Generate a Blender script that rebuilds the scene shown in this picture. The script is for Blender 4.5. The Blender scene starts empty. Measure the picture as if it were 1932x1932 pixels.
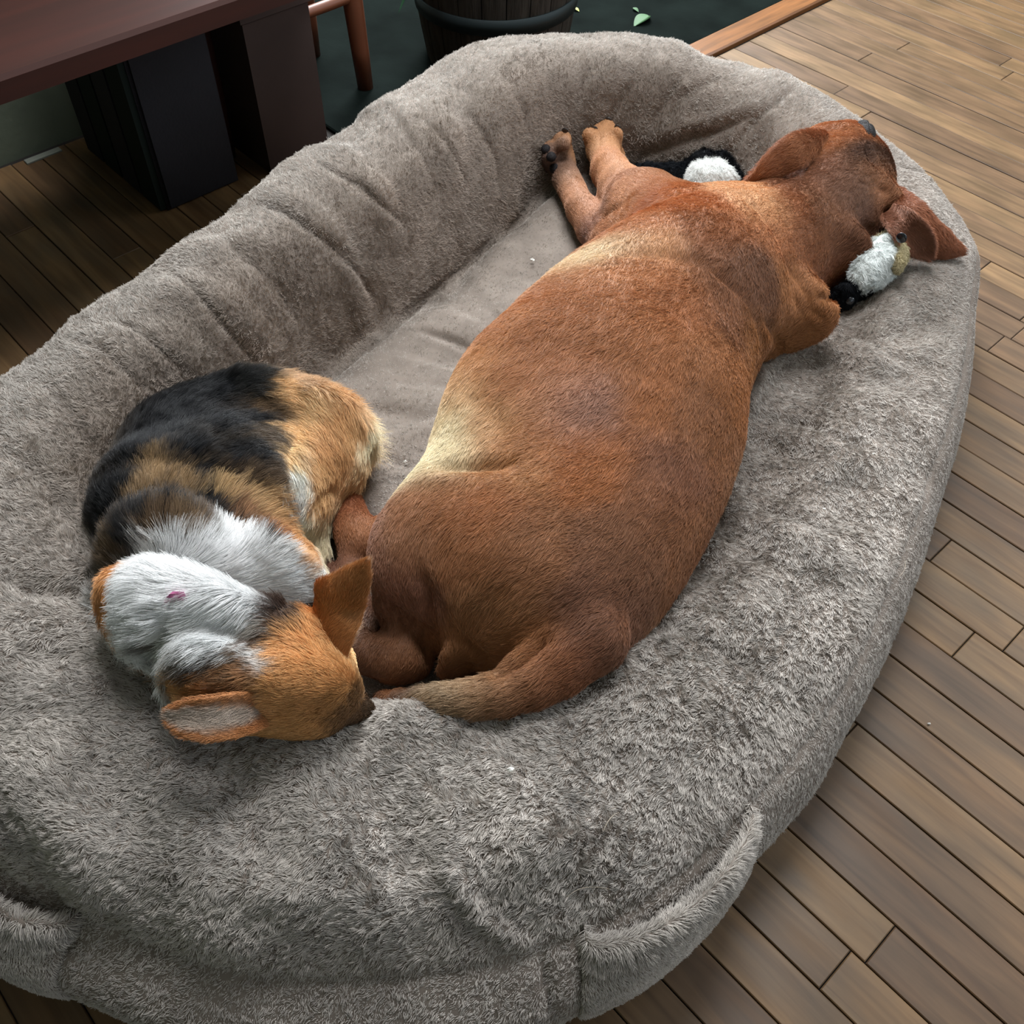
import bpy, math, random
import numpy as np
from mathutils import Matrix, Vector
from mathutils.bvhtree import BVHTree

S = bpy.context.scene
COL = S.collection
RNG = np.random.default_rng(7)

# ------------------------------------------------------------------ camera
CAM_H = 1.1
PITCH, ROLL, YAW, FPX = 0.8877162, 0.0171148, -0.814626, 1855.34
_c, _s = math.cos(PITCH), math.sin(PITCH)
CF = np.array([0, _c, -_s]); _r = np.array([1.0, 0, 0]); _u = np.array([0, _s, _c])
CR = _r * math.cos(ROLL) + _u * math.sin(ROLL)
CU = -_r * math.sin(ROLL) + _u * math.cos(ROLL)
CO = np.array([0, 0, CAM_H])
cam_data = bpy.data.cameras.new('camera')
cam_data.sensor_width = 36.0
cam_data.lens = 36.0 * FPX / 1932.0
cam_data.clip_start = 0.02
cam = bpy.data.objects.new('camera', cam_data)
COL.objects.link(cam)
cam.matrix_world = Matrix(((CR[0], CU[0], -CF[0], 0), (CR[1], CU[1], -CF[1], 0), (CR[2], CU[2], -CF[2], CAM_H), (0, 0, 0, 1)))
S.camera = cam

# ------------------------------------------------------------------ colour management, world, lights
S.view_settings.view_transform = 'Standard'
S.view_settings.look = 'None'
S.view_settings.gamma = 1.0
S.view_settings.use_curve_mapping = False
S.view_settings.exposure = 0.04
W = bpy.data.worlds.new('world'); S.world = W; W.use_nodes = True
W.node_tree.nodes['Background'].inputs[0].default_value = (0.80, 0.90, 1.0, 1)
W.node_tree.nodes['Background'].inputs[1].default_value = 0.85
S.cycles.max_bounces = 5
S.cycles.diffuse_bounces = 3
S.cycles.glossy_bounces = 2
S.cycles.transmission_bounces = 2
S.cycles.transparent_max_bounces = 4
S.cycles.caustics_reflective = False
S.cycles.caustics_refractive = False
try:
    S.cycles_curves.shape = 'RIBBONS'
except Exception:
    pass

AX = np.array([math.cos(YAW), math.sin(YAW), 0.0])      # along the boards, away from the wall
BX = np.array([-math.sin(YAW), math.cos(YAW), 0.0])     # across the boards, along the wall
def AB(a, b, z=0.0):
    return AX * a + BX * b + np.array([0, 0, z])
ROOM = Matrix(((AX[0], BX[0], 0, 0), (AX[1], BX[1], 0, 0), (0, 0, 1, 0), (0, 0, 0, 1)))

def area(name, loc, direction, sx, sy, power, color):
    d = bpy.data.lights.new(name, 'AREA'); d.shape = 'RECTANGLE'; d.size = sx; d.size_y = sy
    d.energy = power; d.color = color
    o = bpy.data.objects.new(name, d); COL.objects.link(o)
    o.location = loc
    o.rotation_euler = Vector(direction).to_track_quat('-Z', 'Y').to_euler()
    return o
P_DIR = np.array([0.05, -1.0, -0.45])
area('window_daylight', AB(-3.50, 2.55, 1.95), P_DIR, 2.0, 1.7, 470, (0.93, 0.97, 1.0))
area('far_window_daylight', AB(0.9, 3.50, 1.72), -BX + np.array([0, 0, -0.30]), 2.4, 1.4, 50, (0.88, 0.95, 1.0))
area('overhead_fill', AB(-1.05, 1.25, 2.84), np.array([0.0, -0.18, -1.0]), 1.1, 1.1, 100, (0.96, 0.98, 1.0))  # overhead fill lamp added to brighten upward faces; no such opening is known

# ------------------------------------------------------------------ pixel <-> world
def P(x, y, z=0.0):
    d = CF * FPX + CR * (x - 966) - CU * (y - 966)
    t = (CAM_H - z) / -d[2]
    return np.array([d[0] * t, d[1] * t, z])
def mpp(p):                       # metres per photo pixel at a point
    return float((np.asarray(p) - CO) @ CF) / FPX

# ------------------------------------------------------------------ noise
def _hash(ix, iy, iz, seed):
    h = (ix.astype(np.int64) * 374761393 + iy.astype(np.int64) * 668265263 + iz.astype(np.int64) * 2147483647 + seed * 974634777) & 0xFFFFFFFF
    h = ((h ^ (h >> 13)) * 1274126177) & 0xFFFFFFFF
    h = ((h ^ (h >> 16)) * 2246822519) & 0xFFFFFFFF
    return ((h ^ (h >> 15)) & 0xFFFFFF) / float(0xFFFFFF)
def noise(p, scale, seed=0):
    q = np.asarray(p) / scale
    i = np.floor(q); f = q - i; f = f * f * (3 - 2 * f); i = i.astype(np.int64)
    out = 0
    for dx in (0, 1):
        wx = f[:, 0] if dx else 1 - f[:, 0]
        for dy in (0, 1):
            wy = f[:, 1] if dy else 1 - f[:, 1]
            for dz in (0, 1):
                wz = f[:, 2] if dz else 1 - f[:, 2]
                out = out + wx * wy * wz * _hash(i[:, 0] + dx, i[:, 1] + dy, i[:, 2] + dz, seed)
    return out * 2 - 1
def nvec(p, scale, seed=0):
    return np.stack([noise(p, scale, seed), noise(p, scale, seed + 11), noise(p, scale, seed + 23)], 1)
def unit(v):
    return v / np.maximum(np.linalg.norm(v, axis=-1, keepdims=True), 1e-9)

# ------------------------------------------------------------------ materials
def mat(name, base=(0.5, 0.5, 0.5), rough=0.6, spec=0.5, attr=None, noise_amt=0.0, noise_scale=20, bump=0.0, bump_scale=200, stretch=None, col2=None, metal=0.0, coat=0.0):
    m = bpy.data.materials.new(name); m.use_nodes = True
    nt = m.node_tree; N = nt.nodes; L = nt.links
    b = N['Principled BSDF']
    b.inputs['Roughness'].default_value = rough
    b.inputs['Specular IOR Level'].default_value = spec
    b.inputs['Metallic'].default_value = metal
    b.inputs['Coat Weight'].default_value = coat
    src = None
    if attr:
        a = N.new('ShaderNodeAttribute'); a.attribute_name = attr; src = a.outputs['Color']
    else:
        b.inputs['Base Color'].default_value = (*base, 1)
    tc = N.new('ShaderNodeTexCoord'); mp = N.new('ShaderNodeMapping')
    L.new(tc.outputs['Object'], mp.inputs['Vector'])
    if stretch: mp.inputs['Scale'].default_value = stretch
    if noise_amt > 0:
        n = N.new('ShaderNodeTexNoise'); n.inputs['Scale'].default_value = noise_scale; n.inputs['Detail'].default_value = 6
        L.new(mp.outputs['Vector'], n.inputs['Vector'])
        if src is None:
            c2 = col2 or tuple(c * (1 - noise_amt) for c in base)
            mx = N.new('ShaderNodeMix'); mx.data_type = 'RGBA'
            mx.inputs[6].default_value = (*base, 1); mx.inputs[7].default_value = (*c2, 1)
            rp = N.new('ShaderNodeValToRGB'); rp.color_ramp.elements[0].position = 0.35; rp.color_ramp.elements[1].position = 0.68
            L.new(n.outputs['Fac'], rp.inputs['Fac']); L.new(rp.outputs['Color'], mx.inputs[0])
            src = mx.outputs[2]
    if src is not None: L.new(src, b.inputs['Base Color'])
    if bump > 0:
        n2 = N.new('ShaderNodeTexNoise'); n2.inputs['Scale'].default_value = bump_scale; n2.inputs['Detail'].default_value = 4
        L.new(mp.outputs['Vector'], n2.inputs['Vector'])
        bm = N.new('ShaderNodeBump'); bm.inputs['Strength'].default_value = bump; bm.inputs['Distance'].default_value = 0.004
        L.new(n2.outputs['Fac'], bm.inputs['Height']); L.new(bm.outputs['Normal'], b.inputs['Normal'])
    return m

def plank_material(name, dark=1.0):
    m = bpy.data.materials.new(name); m.use_nodes = True
    nt = m.node_tree; N = nt.nodes; L = nt.links; b = N['Principled BSDF']
    oi = N.new('ShaderNodeObjectInfo')
    tc = N.new('ShaderNodeTexCoord')
    add = N.new('ShaderNodeVectorMath'); add.operation = 'ADD'
    sc = N.new('ShaderNodeVectorMath'); sc.operation = 'SCALE'; sc.inputs['Scale'].default_value = 37.0
    cmb = N.new('ShaderNodeCombineXYZ')
    L.new(oi.outputs['Random'], cmb.inputs[0]); L.new(oi.outputs['Random'], cmb.inputs[1]); L.new(cmb.outputs[0], sc.inputs[0])
    L.new(tc.outputs['Object'], add.inputs[0]); L.new(sc.outputs[0], add.inputs[1])
    mp = N.new('ShaderNodeMapping'); mp.inputs['Scale'].default_value = (1.3, 16, 16); L.new(add.outputs[0], mp.inputs[0])
    g = N.new('ShaderNodeTexNoise'); g.inputs['Scale'].default_value = 4.0; g.inputs['Detail'].default_value = 8; g.inputs['Distortion'].default_value = 0.7
    L.new(mp.outputs[0], g.inputs['Vector'])
    mp2 = N.new('ShaderNodeMapping'); mp2.inputs['Scale'].default_value = (1, 3, 3); L.new(add.outputs[0], mp2.inputs[0])
    g2 = N.new('ShaderNodeTexNoise'); g2.inputs['Scale'].default_value = 9.0; g2.inputs['Detail'].default_value = 5
    L.new(mp2.outputs[0], g2.inputs['Vector'])
    r = N.new('ShaderNodeValToRGB'); e = r.color_ramp.elements
    e[0].position = 0.3; e[0].color = (0.095, 0.053, 0.022, 1)
    e[1].position = 0.68; e[1].color = (0.175, 0.107, 0.050, 1)
    L.new(g.outputs['Fac'], r.inputs['Fac'])
    r2 = N.new('ShaderNodeValToRGB'); e = r2.color_ramp.elements
    e[0].position = 0.35; e[0].color = (0.78, 0.80, 0.86, 1); e[1].position = 0.65; e[1].color = (1.1, 1.05, 0.98, 1)
    L.new(g2.outputs['Fac'], r2.inputs['Fac'])
    r3 = N.new('ShaderNodeValToRGB'); e = r3.color_ramp.elements
    e[0].position = 0.0; e[0].color = (0.66, 0.59, 0.58, 1); e[1].position = 1.0; e[1].color = (1.12, 1.10, 1.05, 1)
    L.new(oi.outputs['Random'], r3.inputs['Fac'])
    m1 = N.new('ShaderNodeMix'); m1.data_type = 'RGBA'; m1.blend_type = 'MULTIPLY'; m1.inputs[0].default_value = 1
    L.new(r.outputs[0], m1.inputs[6]); L.new(r2.outputs[0], m1.inputs[7])
    m2 = N.new('ShaderNodeMix'); m2.data_type = 'RGBA'; m2.blend_type = 'MULTIPLY'; m2.inputs[0].default_value = 1
    L.new(m1.outputs[2], m2.inputs[6]); L.new(r3.outputs[0], m2.inputs[7])
    L.new(m2.outputs[2], b.inputs['Base Color'])
    b.inputs['Roughness'].default_value = 0.42
    rr = N.new('ShaderNodeMapRange'); rr.inputs[1].default_value = 0.3; rr.inputs[2].default_value = 0.7; rr.inputs[3].default_value = 0.42; rr.inputs[4].default_value = 0.6
    L.new(g2.outputs['Fac'], rr.inputs[0]); L.new(rr.outputs[0], b.inputs['Roughness'])
    bm = N.new('ShaderNodeBump'); bm.inputs['Strength'].default_value = 0.15; bm.inputs['Distance'].default_value = 0.002
    L.new(g.outputs['Fac'], bm.inputs['Height']); L.new(bm.outputs[0], b.inputs['Normal'])
    return m

# ------------------------------------------------------------------ object helpers
def mesh_obj(name, V, F, m=None, parent=None, smooth=True, colors=None, mats=None, fmat=None):
    me = bpy.data.meshes.new(name)
    V = np.asarray(V, dtype=np.float32)
    if isinstance(F, np.ndarray):
        nf, k = F.shape
        me.vertices.add(len(V)); me.vertices.foreach_set('co', V.ravel())
        me.loops.add(nf * k); me.loops.foreach_set('vertex_index', F.ravel().astype(np.int32))
        me.polygons.add(nf); me.polygons.foreach_set('loop_start', np.arange(0, nf * k, k, dtype=np.int32))
        me.update(calc_edges=True)
    else:
        me.from_pydata([tuple(map(float, v)) for v in V], [], F)
    me.validate()
    if smooth:
        me.polygons.foreach_set('use_smooth', np.ones(len(me.polygons), dtype=bool))
    if colors is not None:
        at = me.color_attributes.new('fcol', 'FLOAT_COLOR', 'POINT')
        c4 = np.ones((len(V), 4), dtype=np.float32); c4[:, :3] = colors
        at.data.foreach_set('color', c4.ravel())
    if m: me.materials.append(m)
    o = bpy.data.objects.new(name, me); COL.objects.link(o)
    if parent: o.parent = parent
    return o
def tag(o, label=None, cat=None, group=None, kind=None):
    if label: o['label'] = label
    if cat: o['category'] = cat
    if group: o['group'] = group
    if kind: o['kind'] = kind
    return o
BOXF = [(0, 1, 2, 3), (7, 6, 5, 4), (0, 4, 5, 1), (1, 5, 6, 2), (2, 6, 7, 3), (3, 7, 4, 0)]
def box_room(a0, a1, b0, b1, z0, z1, bev=0.0, shrink=0.0):
    """a box in room axes (local coords) with a chamfered top edge"""
    if bev <= 0:
        v = [(a0, b0, z0), (a0, b1, z0), (a1, b1, z0), (a1, b0, z0), (a0, b0, z1), (a0, b1, z1), (a1, b1, z1), (a1, b0, z1)]
        return v, BOXF
    v = [(a0, b0, z0), (a0, b1, z0), (a1, b1, z0), (a1, b0, z0),
         (a0, b0, z1 - bev), (a0, b1, z1 - bev), (a1, b1, z1 - bev), (a1, b0, z1 - bev),
         (a0 + bev, b0 + bev, z1), (a0 + bev, b1 - bev, z1), (a1 - bev, b1 - bev, z1), (a1 - bev, b0 + bev, z1)]
    f = [(0, 1, 2, 3), (0, 4, 5, 1), (1, 5, 6, 2), (2, 6, 7, 3), (3, 7, 4, 0),
         (4, 8, 9, 5), (5, 9, 10, 6), (6, 10, 11, 7), (7, 11, 8, 4), (11, 10, 9, 8)]
    return v, f
def room_box(name, a0, a1, b0, b1, z0, z1, m, parent=None, bev=0.0, smooth=False):
    ca, cb = (a0 + a1) / 2, (b0 + b1) / 2
    v, f = box_room(a0 - ca, a1 - ca, b0 - cb, b1 - cb, 0, z1 - z0, bev)
    o = mesh_obj(name, v, f, m, None, smooth)
    M = ROOM @ Matrix.Translation((ca, cb, z0))
    o.matrix_basis = M
    if parent: adopt(o, parent)
    return o
def M0(o):
    m = o.matrix_basis.copy()
    while o.parent:
        o = o.parent; m = o.matrix_basis @ m
    return m
def empty(name, loc, rot=None):
    o = bpy.data.objects.new(name, None); COL.objects.link(o)
    o.matrix_basis = Matrix.Translation(loc) @ (rot or Matrix.Identity(4))
    o.empty_display_size = 0.05
    return o
def adopt(o, parent):
    o.parent = parent; o.matrix_parent_inverse = Matrix.Identity(4)
    o.matrix_basis = M0(parent).inverted() @ o.matrix_basis
    return o
# ------------------------------------------------------------------ floor: subfloor with separate strip boards
m_sub = mat('dark_subfloor', (0.012, 0.009, 0.007), 0.9)
m_plank = plank_material('worn_maple_strip')
floor = room_box('floor', -3.6, 3.4, -1.3, 3.6, -0.03, -0.004, m_sub)
tag(floor, kind='structure')
B0 = 0.4333 * CAM_H; DB = 0.05165 * CAM_H
joints = {9: [-0.178], 3: [-0.107], 8: [-0.046], 26: [-0.957], 32: [-0.762]}
SLAB_A, SLAB_B = -1.408, 0.985
rj = random.Random(5)
plank_no = 0
pieces = []
for k in range(-14, 54):
    b0 = B0 + DB * k; b1 = b0 + DB - 0.0016
    a_start = -1.985
    if b0 > SLAB_B: a_start = -1.337
    cuts = []
    if k in joints:
        cuts = [j * CAM_H for j in joints[k]]
        lo, hi = cuts[0], cuts[0]
        while lo > a_start + 0.5:
            lo -= rj.uniform(0.7, 1.4); cuts.append(lo)
        while hi < 3.0:
            hi += rj.uniform(0.7, 1.4); cuts.append(hi)
    else:
        x = a_start + rj.uniform(0.2, 1.3)
        while x < 3.2:
            cuts.append(x); x += rj.uniform(0.75, 1.9)
    cuts = sorted(c for c in cuts if a_start + 0.12 < c < 3.2)
    edges = [a_start] + cuts + [3.35]
    for a0, a1 in zip(edges[:-1], edges[1:]):
        pieces.append((a0, a1 - 0.0014, b0, b1))
def plank_seen(a0, a1, b0, b1):
    for t in np.linspace(0, 1, 14):
        p = AB(a0 + (a1 - a0) * t, (b0 + b1) / 2)
        q = p - CO; dz = q @ CF
        if dz < 0.2: continue
        x = 966 + FPX * (q @ CR) / dz; y = 966 - FPX * (q @ CU) / dz
        if -500 < x < 2600 and -700 < y < 2600: return True
    return False
rest_v, rest_f = [], []
for a0, a1, b0, b1 in pieces:
    if plank_seen(a0, a1, b0, b1) and plank_no < 298:
        dz = rj.uniform(-0.0006, 0.0006)
        o = room_box('plank', a0, a1, b0, b1, -0.0045, 0.0 + dz, m_plank, floor, bev=0.0011)
        plank_no += 1
    else:
        v, f = box_room(a0, a1, b0, b1, 0.0, 0.0045, 0.0011)
        n = len(rest_v); rest_v += v; rest_f += [tuple(i + n for i in q) for q in f]
if rest_v:
    o = mesh_obj('plank_field', rest_v, rest_f, m_plank, None, False)
    o.matrix_basis = ROOM @ Matrix.Translation((0, 0, -0.0045)); adopt(o, floor); o['kind'] = 'stuff'

# ------------------------------------------------------------------ wall with window over the bench, far wall with window
m_wall = mat('sage_plaster', (0.13, 0.15, 0.11), 0.85, 0.2, noise_amt=0.15, noise_scale=6, bump=0.2, bump_scale=60)
m_trim = mat('varnished_trim_wood', (0.22, 0.085, 0.026), 0.32, 0.5, noise_amt=0.5, noise_scale=5, stretch=(14, 1.2, 14))
m_slate = mat('dark_green_slate', (0.0055, 0.0085, 0.0075), 0.95, 0.02, noise_amt=0.45, noise_scale=9, bump=0.4, bump_scale=30)
m_glass = bpy.data.materials.new('sky_seen_through_glass'); m_glass.use_nodes = True
g = m_glass.node_tree.nodes['Principled BSDF']
g.inputs['Base Color'].default_value = (0.05, 0.06, 0.07, 1); g.inputs['Roughness'].default_value = 0.05
g.inputs['Emission Color'].default_value = (0.85, 0.93, 1, 1); g.inputs['Emission Strength'].default_value = 1.6
wl = empty('wall_left', AB(-2.0, 1.1, 0), Matrix.Rotation(YAW, 4, 'Z')); tag(wl, kind='structure')
def wbox(nm, a0, a1, b0, b1, z0, z1, m, par, **k):
    o = room_box(nm, a0, a1, b0, b1, z0, z1, m, None, **k); return adopt(o, par)
wbox('wall_panel', -2.12, -2.0, -1.3, 1.215, -0.03, 2.9, m_wall, wl)
wbox('wall_panel', -3.72, -2.12, 1.13, 1.215, -0.03, 2.9, m_wall, wl)
wbox('wall_panel', -3.72, -3.6, 1.215, 3.6, -0.03, 0.95, m_wall, wl)
wbox('wall_panel', -3.72, -3.6, 1.215, 3.6, 2.82, 2.9, m_wall, wl)
w1 = empty('window_2', AB(-3.66, 2.4, 0.95), Matrix.Rotation(YAW, 4, 'Z')); tag(w1, kind='structure')
for b0, b1, z0, z1 in ((1.22, 3.58, 0.95, 1.02), (1.22, 3.58, 2.75, 2.82), (1.22, 1.29, 1.02, 2.75), (3.51, 3.58, 1.02, 2.75), (2.37, 2.43, 1.02, 2.75)):
    wbox('window_frame', -3.70, -3.61, b0, b1, z0, z1, m_trim, w1, bev=0.006)
wbox('window_pane', -3.67, -3.66, 1.29, 2.37, 1.02, 2.75, m_glass, w1)
wbox('window_pane', -3.67, -3.66, 2.43, 3.51, 1.02, 2.75, m_glass, w1)
wb = empty('wall_back', AB(0.7, 3.6, 0), Matrix.Rotation(YAW, 4, 'Z')); tag(wb, kind='structure')
wbox('wall_panel', -3.72, 3.4, 3.6, 3.72, -0.03, 0.9, m_wall, wb)
wbox('wall_panel', -3.72, 3.4, 3.6, 3.72, 2.4, 2.9, m_wall, wb)
wbox('wall_panel', -3.72, -0.95, 3.6, 3.72, 0.9, 2.4, m_wall, wb)
wbox('wall_panel', 1.65, 3.4, 3.6, 3.72, 0.9, 2.4, m_wall, wb)
w2 = empty('window_1', AB(0.35, 3.65, 0.9), Matrix.Rotation(YAW, 4, 'Z')); tag(w2, kind='structure')
for a0, a1, z0, z1 in ((-0.95, 1.65, 0.9, 0.96), (-0.95, 1.65, 2.34, 2.4), (-0.95, -0.89, 0.96, 2.34), (1.59, 1.65, 0.96, 2.34), (0.32, 0.38, 0.96, 2.34)):
    wbox('window_frame', a0, a1, 3.61, 3.69, z0, z1, m_trim, w2, bev=0.006)
wbox('window_pane', -0.89, 0.32, 3.65, 3.66, 0.96, 2.34, m_glass, w2)
wbox('window_pane', 0.38, 1.59, 3.65, 3.66, 0.96, 2.34, m_glass, w2)
m_ceil = mat('cream_ceiling_paint', (0.68, 0.66, 0.62), 0.9, 0.1)
ceil = room_box('ceiling', -3.72, 3.4, -1.42, 3.72, 2.9, 2.96, m_ceil); tag(ceil, kind='structure')
w3 = empty('overhead_fill_panel', AB(-1.05, 1.25, 2.9), Matrix.Rotation(YAW, 4, 'Z')); tag(w3, kind='structure')  # unseen frame and glowing pane invented to go with the overhead fill
for a0, a1, b0, b1 in ((-1.66, -0.44, 0.64, 0.70), (-1.66, -0.44, 1.80, 1.86), (-1.66, -1.60, 0.70, 1.80), (-0.50, -0.44, 0.70, 1.80)):
    wbox('window_frame', a0, a1, b0, b1, 2.855, 2.9, m_trim, w3, bev=0.006)
wbox('window_pane', -1.60, -0.50, 0.70, 1.80, 2.888, 2.898, m_glass, w3)
wf = room_box('wall_front', -2.12, 3.4, -1.42, -1.30, -0.03, 2.9, m_wall); tag(wf, kind='structure')

# slate hearth slab with its wooden border
slab = room_box('hearth_slab', -3.58, -1.409, 1.03, 3.58, -0.003, 0.006, m_slate, bev=0.003)
tag(slab, 'dark green slate slab set flush in the floor beyond the bed', 'hearth')
t1 = room_box('trim_1', -1.408, -1.343, 1.03, 3.58, -0.003, 0.011, m_trim, bev=0.004); tag(t1, kind='structure')

# ------------------------------------------------------------------ bench
m_bench = mat('red_brown_bench_wood', (0.036, 0.0150, 0.0120), 0.6, 0.12, noise_amt=0.4, noise_scale=3, stretch=(16, 1, 16), col2=(0.048, 0.017, 0.013))
m_knot = mat('dark_knot', (0.02, 0.008, 0.006), 0.5)
bench = empty('bench', AB(-1.6, 0.3, 0), Matrix.Rotation(YAW, 4, 'Z'))
tag(bench, 'long red-brown wooden bench standing above the dark boxes by the wall', 'bench')
room_bench = []
for i, (a0, a1) in enumerate(((-1.77, -1.402),)):
    wbox('seat_board', a0, a1, -0.9, 0.99, 0.405, 0.44, m_bench, bench, bev=0.006)
wbox('apron', -1.74, -1.60, -0.86, 0.96, 0.385, 0.405, m_bench, bench, bev=0.004)
def rod(name, p0, p1, r0, r1, m, seg=14, rings=6):
    p0 = np.array(p0, float); p1 = np.array(p1, float); ax = unit(p1 - p0)
    up = np.array([0, 0, 1.0]) if abs(ax[2]) < 0.9 else np.array([1.0, 0, 0])
    x = unit(np.cross(ax, up)); y = np.cross(ax, x)
    V = []; F = []
    for i in range(rings + 1):
        t = i / rings; r = r0 + (r1 - r0) * t + 0.15 * r0 * math.sin(t * math.pi)
        for j in range(seg):
            an = 2 * math.pi * j / seg
            V.append(p0 + (p1 - p0) * t + (x * math.cos(an) + y * math.sin(an)) * r)
    for i in range(rings):
        for j in range(seg):
            F.append((i * seg + j, i * seg + (j + 1) % seg, (i + 1) * seg + (j + 1) % seg, (i + 1) * seg + j))
    F.append(tuple(range(seg - 1, -1, -1))); F.append(tuple(range(rings * seg, rings * seg + seg)))
    return mesh_obj(name, V, F, m, None, True)
for a, b in ((-1.50, 0.93), (-1.72, 0.93), (-1.50, -0.84), (-1.72, -0.84)):
    pass
m_leg = mat('orange_brown_leg_wood', (0.16, 0.05, 0.022), 0.45, 0.5, noise_amt=0.3, noise_scale=6)
for a, b in ((-1.725, 0.814), (-1.50, -0.84), (-1.72, -0.84)):
    adopt(rod('leg', AB(a, b, 0.0), AB(a, b, 0.40), 0.018, 0.022, m_bench), bench)
stool = empty('stool', AB(-1.85, 1.10, 0.0), Matrix.Rotation(YAW, 4, 'Z'))
tag(stool, 'orange-brown wooden stool whose slim leg stands between the box and the barrel', 'stool')
for a, b in ((-1.752, 1.187), (-1.752, 1.02), (-1.95, 1.187), (-1.95, 1.02)):
    adopt(rod('leg', AB(a, b, 0.006), AB(a + (0.02 if a < -1.8 else -0.02), b + (-0.01 if b > 1.1 else 0.01), 0.50), 0.017, 0.021, m_leg), stool)
wbox('seat', -1.97, -1.73, 0.995, 1.21, 0.50, 0.53, m_leg, stool, bev=0.008)
adopt(rod('stretcher', AB(-1.756, 1.183, 0.2), AB(-1.756, 1.025, 0.2), 0.010, 0.010, m_leg), stool)

# ------------------------------------------------------------------ boxes under the bench
m_box = mat('charcoal_board', (0.016, 0.0155, 0.020), 0.7, 0.25, noise_amt=0.3, noise_scale=7, bump=0.2)
m_box_edge = mat('dark_green_board', (0.006, 0.012, 0.010), 0.7, 0.2)
m_box2 = mat('brown_card_board', (0.050, 0.031, 0.027), 0.75, 0.25, noise_amt=0.3, noise_scale=5)
bx = empty('storage_box', AB(-1.78, 0.70, 0), Matrix.Rotation(YAW, 4, 'Z'))
tag(bx, 'tall charcoal storage box standing under the bench, left of the brown one', 'box')
wbox('body', -1.930, -1.637, 0.628, 0.785, 0.0, 0.34, m_box, bx, bev=0.003)
for i in range(4):
    a0 = -1.93 + i * 0.075
    wbox('side_panel', a0, a0 + 0.066, 0.616, 0.629, 0.004, 0.335, m_box_edge if i % 2 else m_box, bx, bev=0.002)
wbox('front_panel', -1.637, -1.630, 0.634, 0.780, 0.006, 0.330, m_box, bx, bev=0.002)
wbox('lid', -1.935, -1.628, 0.612, 0.790, 0.34, 0.36, m_box, bx, bev=0.004)
bx = empty('storage_box', AB(-1.73, 0.93, 0), Matrix.Rotation(YAW, 4, 'Z'))
tag(bx, 'brown lidded storage box beside the stool leg, right of the charcoal one', 'box')
wbox('body', -1.86, -1.610, 0.845, 0.985, 0.0, 0.295, m_box2, bx, bev=0.003)
wbox('lid', -1.866, -1.602, 0.838, 0.992, 0.297, 0.335, m_box2, bx, bev=0.004)

# scrap on the floor by the baseboard
m_white = mat('white_scrap', (0.55, 0.55, 0.52), 0.7)
c = (AB(-1.968, 0.513, 0.0) )
o = room_box('paper_scrap', -1.978, -1.962, 0.50, 0.575, 0.0, 0.004, mat('pale_scrap', (0.20, 0.21, 0.18), 0.7), bev=0.001)
tag(o, 'thin pale scrap lying against the foot of the green wall', 'scrap')

# ------------------------------------------------------------------ barrel planter
m_stave = mat('weathered_stave', (0.045, 0.039, 0.033), 0.85, 0.15, noise_amt=0.5, noise_scale=6, stretch=(20, 20, 1.5), bump=0.5, bump_scale=20)
m_hoop = mat('dark_iron_hoop', (0.010, 0.018, 0.020), 0.6, 0.4, metal=0.3)
m_soil = mat('soil', (0.02, 0.014, 0.01), 0.95, bump=1.0, bump_scale=80)
BC = np.array([-0.055, 2.27]); 
barrel = empty('barrel_planter', (BC[0], BC[1], 0.006)); tag(barrel, 'weathered wooden half-barrel planter with dark hoops behind the bed', 'planter')
def brad(z): return 0.158 + 0.03 * math.sin(min(1, z / 0.42) * math.pi * 0.75)
NS = 22
for i in range(NS):
    V = []; F = []
    a0 = 2 * math.pi * i / NS + 0.006; a1 = 2 * math.pi * (i + 1) / NS - 0.006
    for j in range(7):
        z = 0.42 * j / 6; r = brad(z)
        for k in range(4):
            a = a0 + (a1 - a0) * k / 3; rr = r + (0.0015 if k in (1, 2) else 0)
            V.append((rr * math.cos(a), rr * math.sin(a), z))
        V.append(((r - .018) * math.cos(a1), (r - .018) * math.sin(a1), z)); V.append(((r - .018) * math.cos(a0), (r - .018) * math.sin(a0), z))
    for j in range(6):
        for k in range(6):
            F.append((j * 6 + k, j * 6 + (k + 1) % 6, (j + 1) * 6 + (k + 1) % 6, (j + 1) * 6 + k))
    F.append(tuple(range(5, -1, -1))); F.append(tuple(range(36, 42)))
    o = mesh_obj('stave', V, F, m_stave, barrel, False)
for z0, z1 in ((0.115, 0.150), (0.30, 0.335), (0.385, 0.41)):
    V = []; F = []; n = 48
    for i in range(n):
        a = 2 * math.pi * i / n
        for z, dr in ((z0, 0.0), (z0, 0.004), (z1, 0.004), (z1, 0.0)):
            r = brad(z) + dr + 0.001; V.append((r * math.cos(a), r * math.sin(a), z))
    for i in range(n):
        for k in range(4):
            F.append((i * 4 + k, ((i + 1) % n) * 4 + k, ((i + 1) % n) * 4 + (k + 1) % 4, i * 4 + (k + 1) % 4))
    mesh_obj('hoop', V, F, m_hoop, barrel, True)
V = [(0, 0, 0.375)]; F = []
for i in range(32):
    a = 2 * math.pi * i / 32; V.append((0.15 * math.cos(a), 0.15 * math.sin(a), 0.37))
for i in range(32): F.append((0, 1 + i, 1 + (i + 1) % 32))
mesh_obj('soil', V, F, m_soil, barrel, True)
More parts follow.
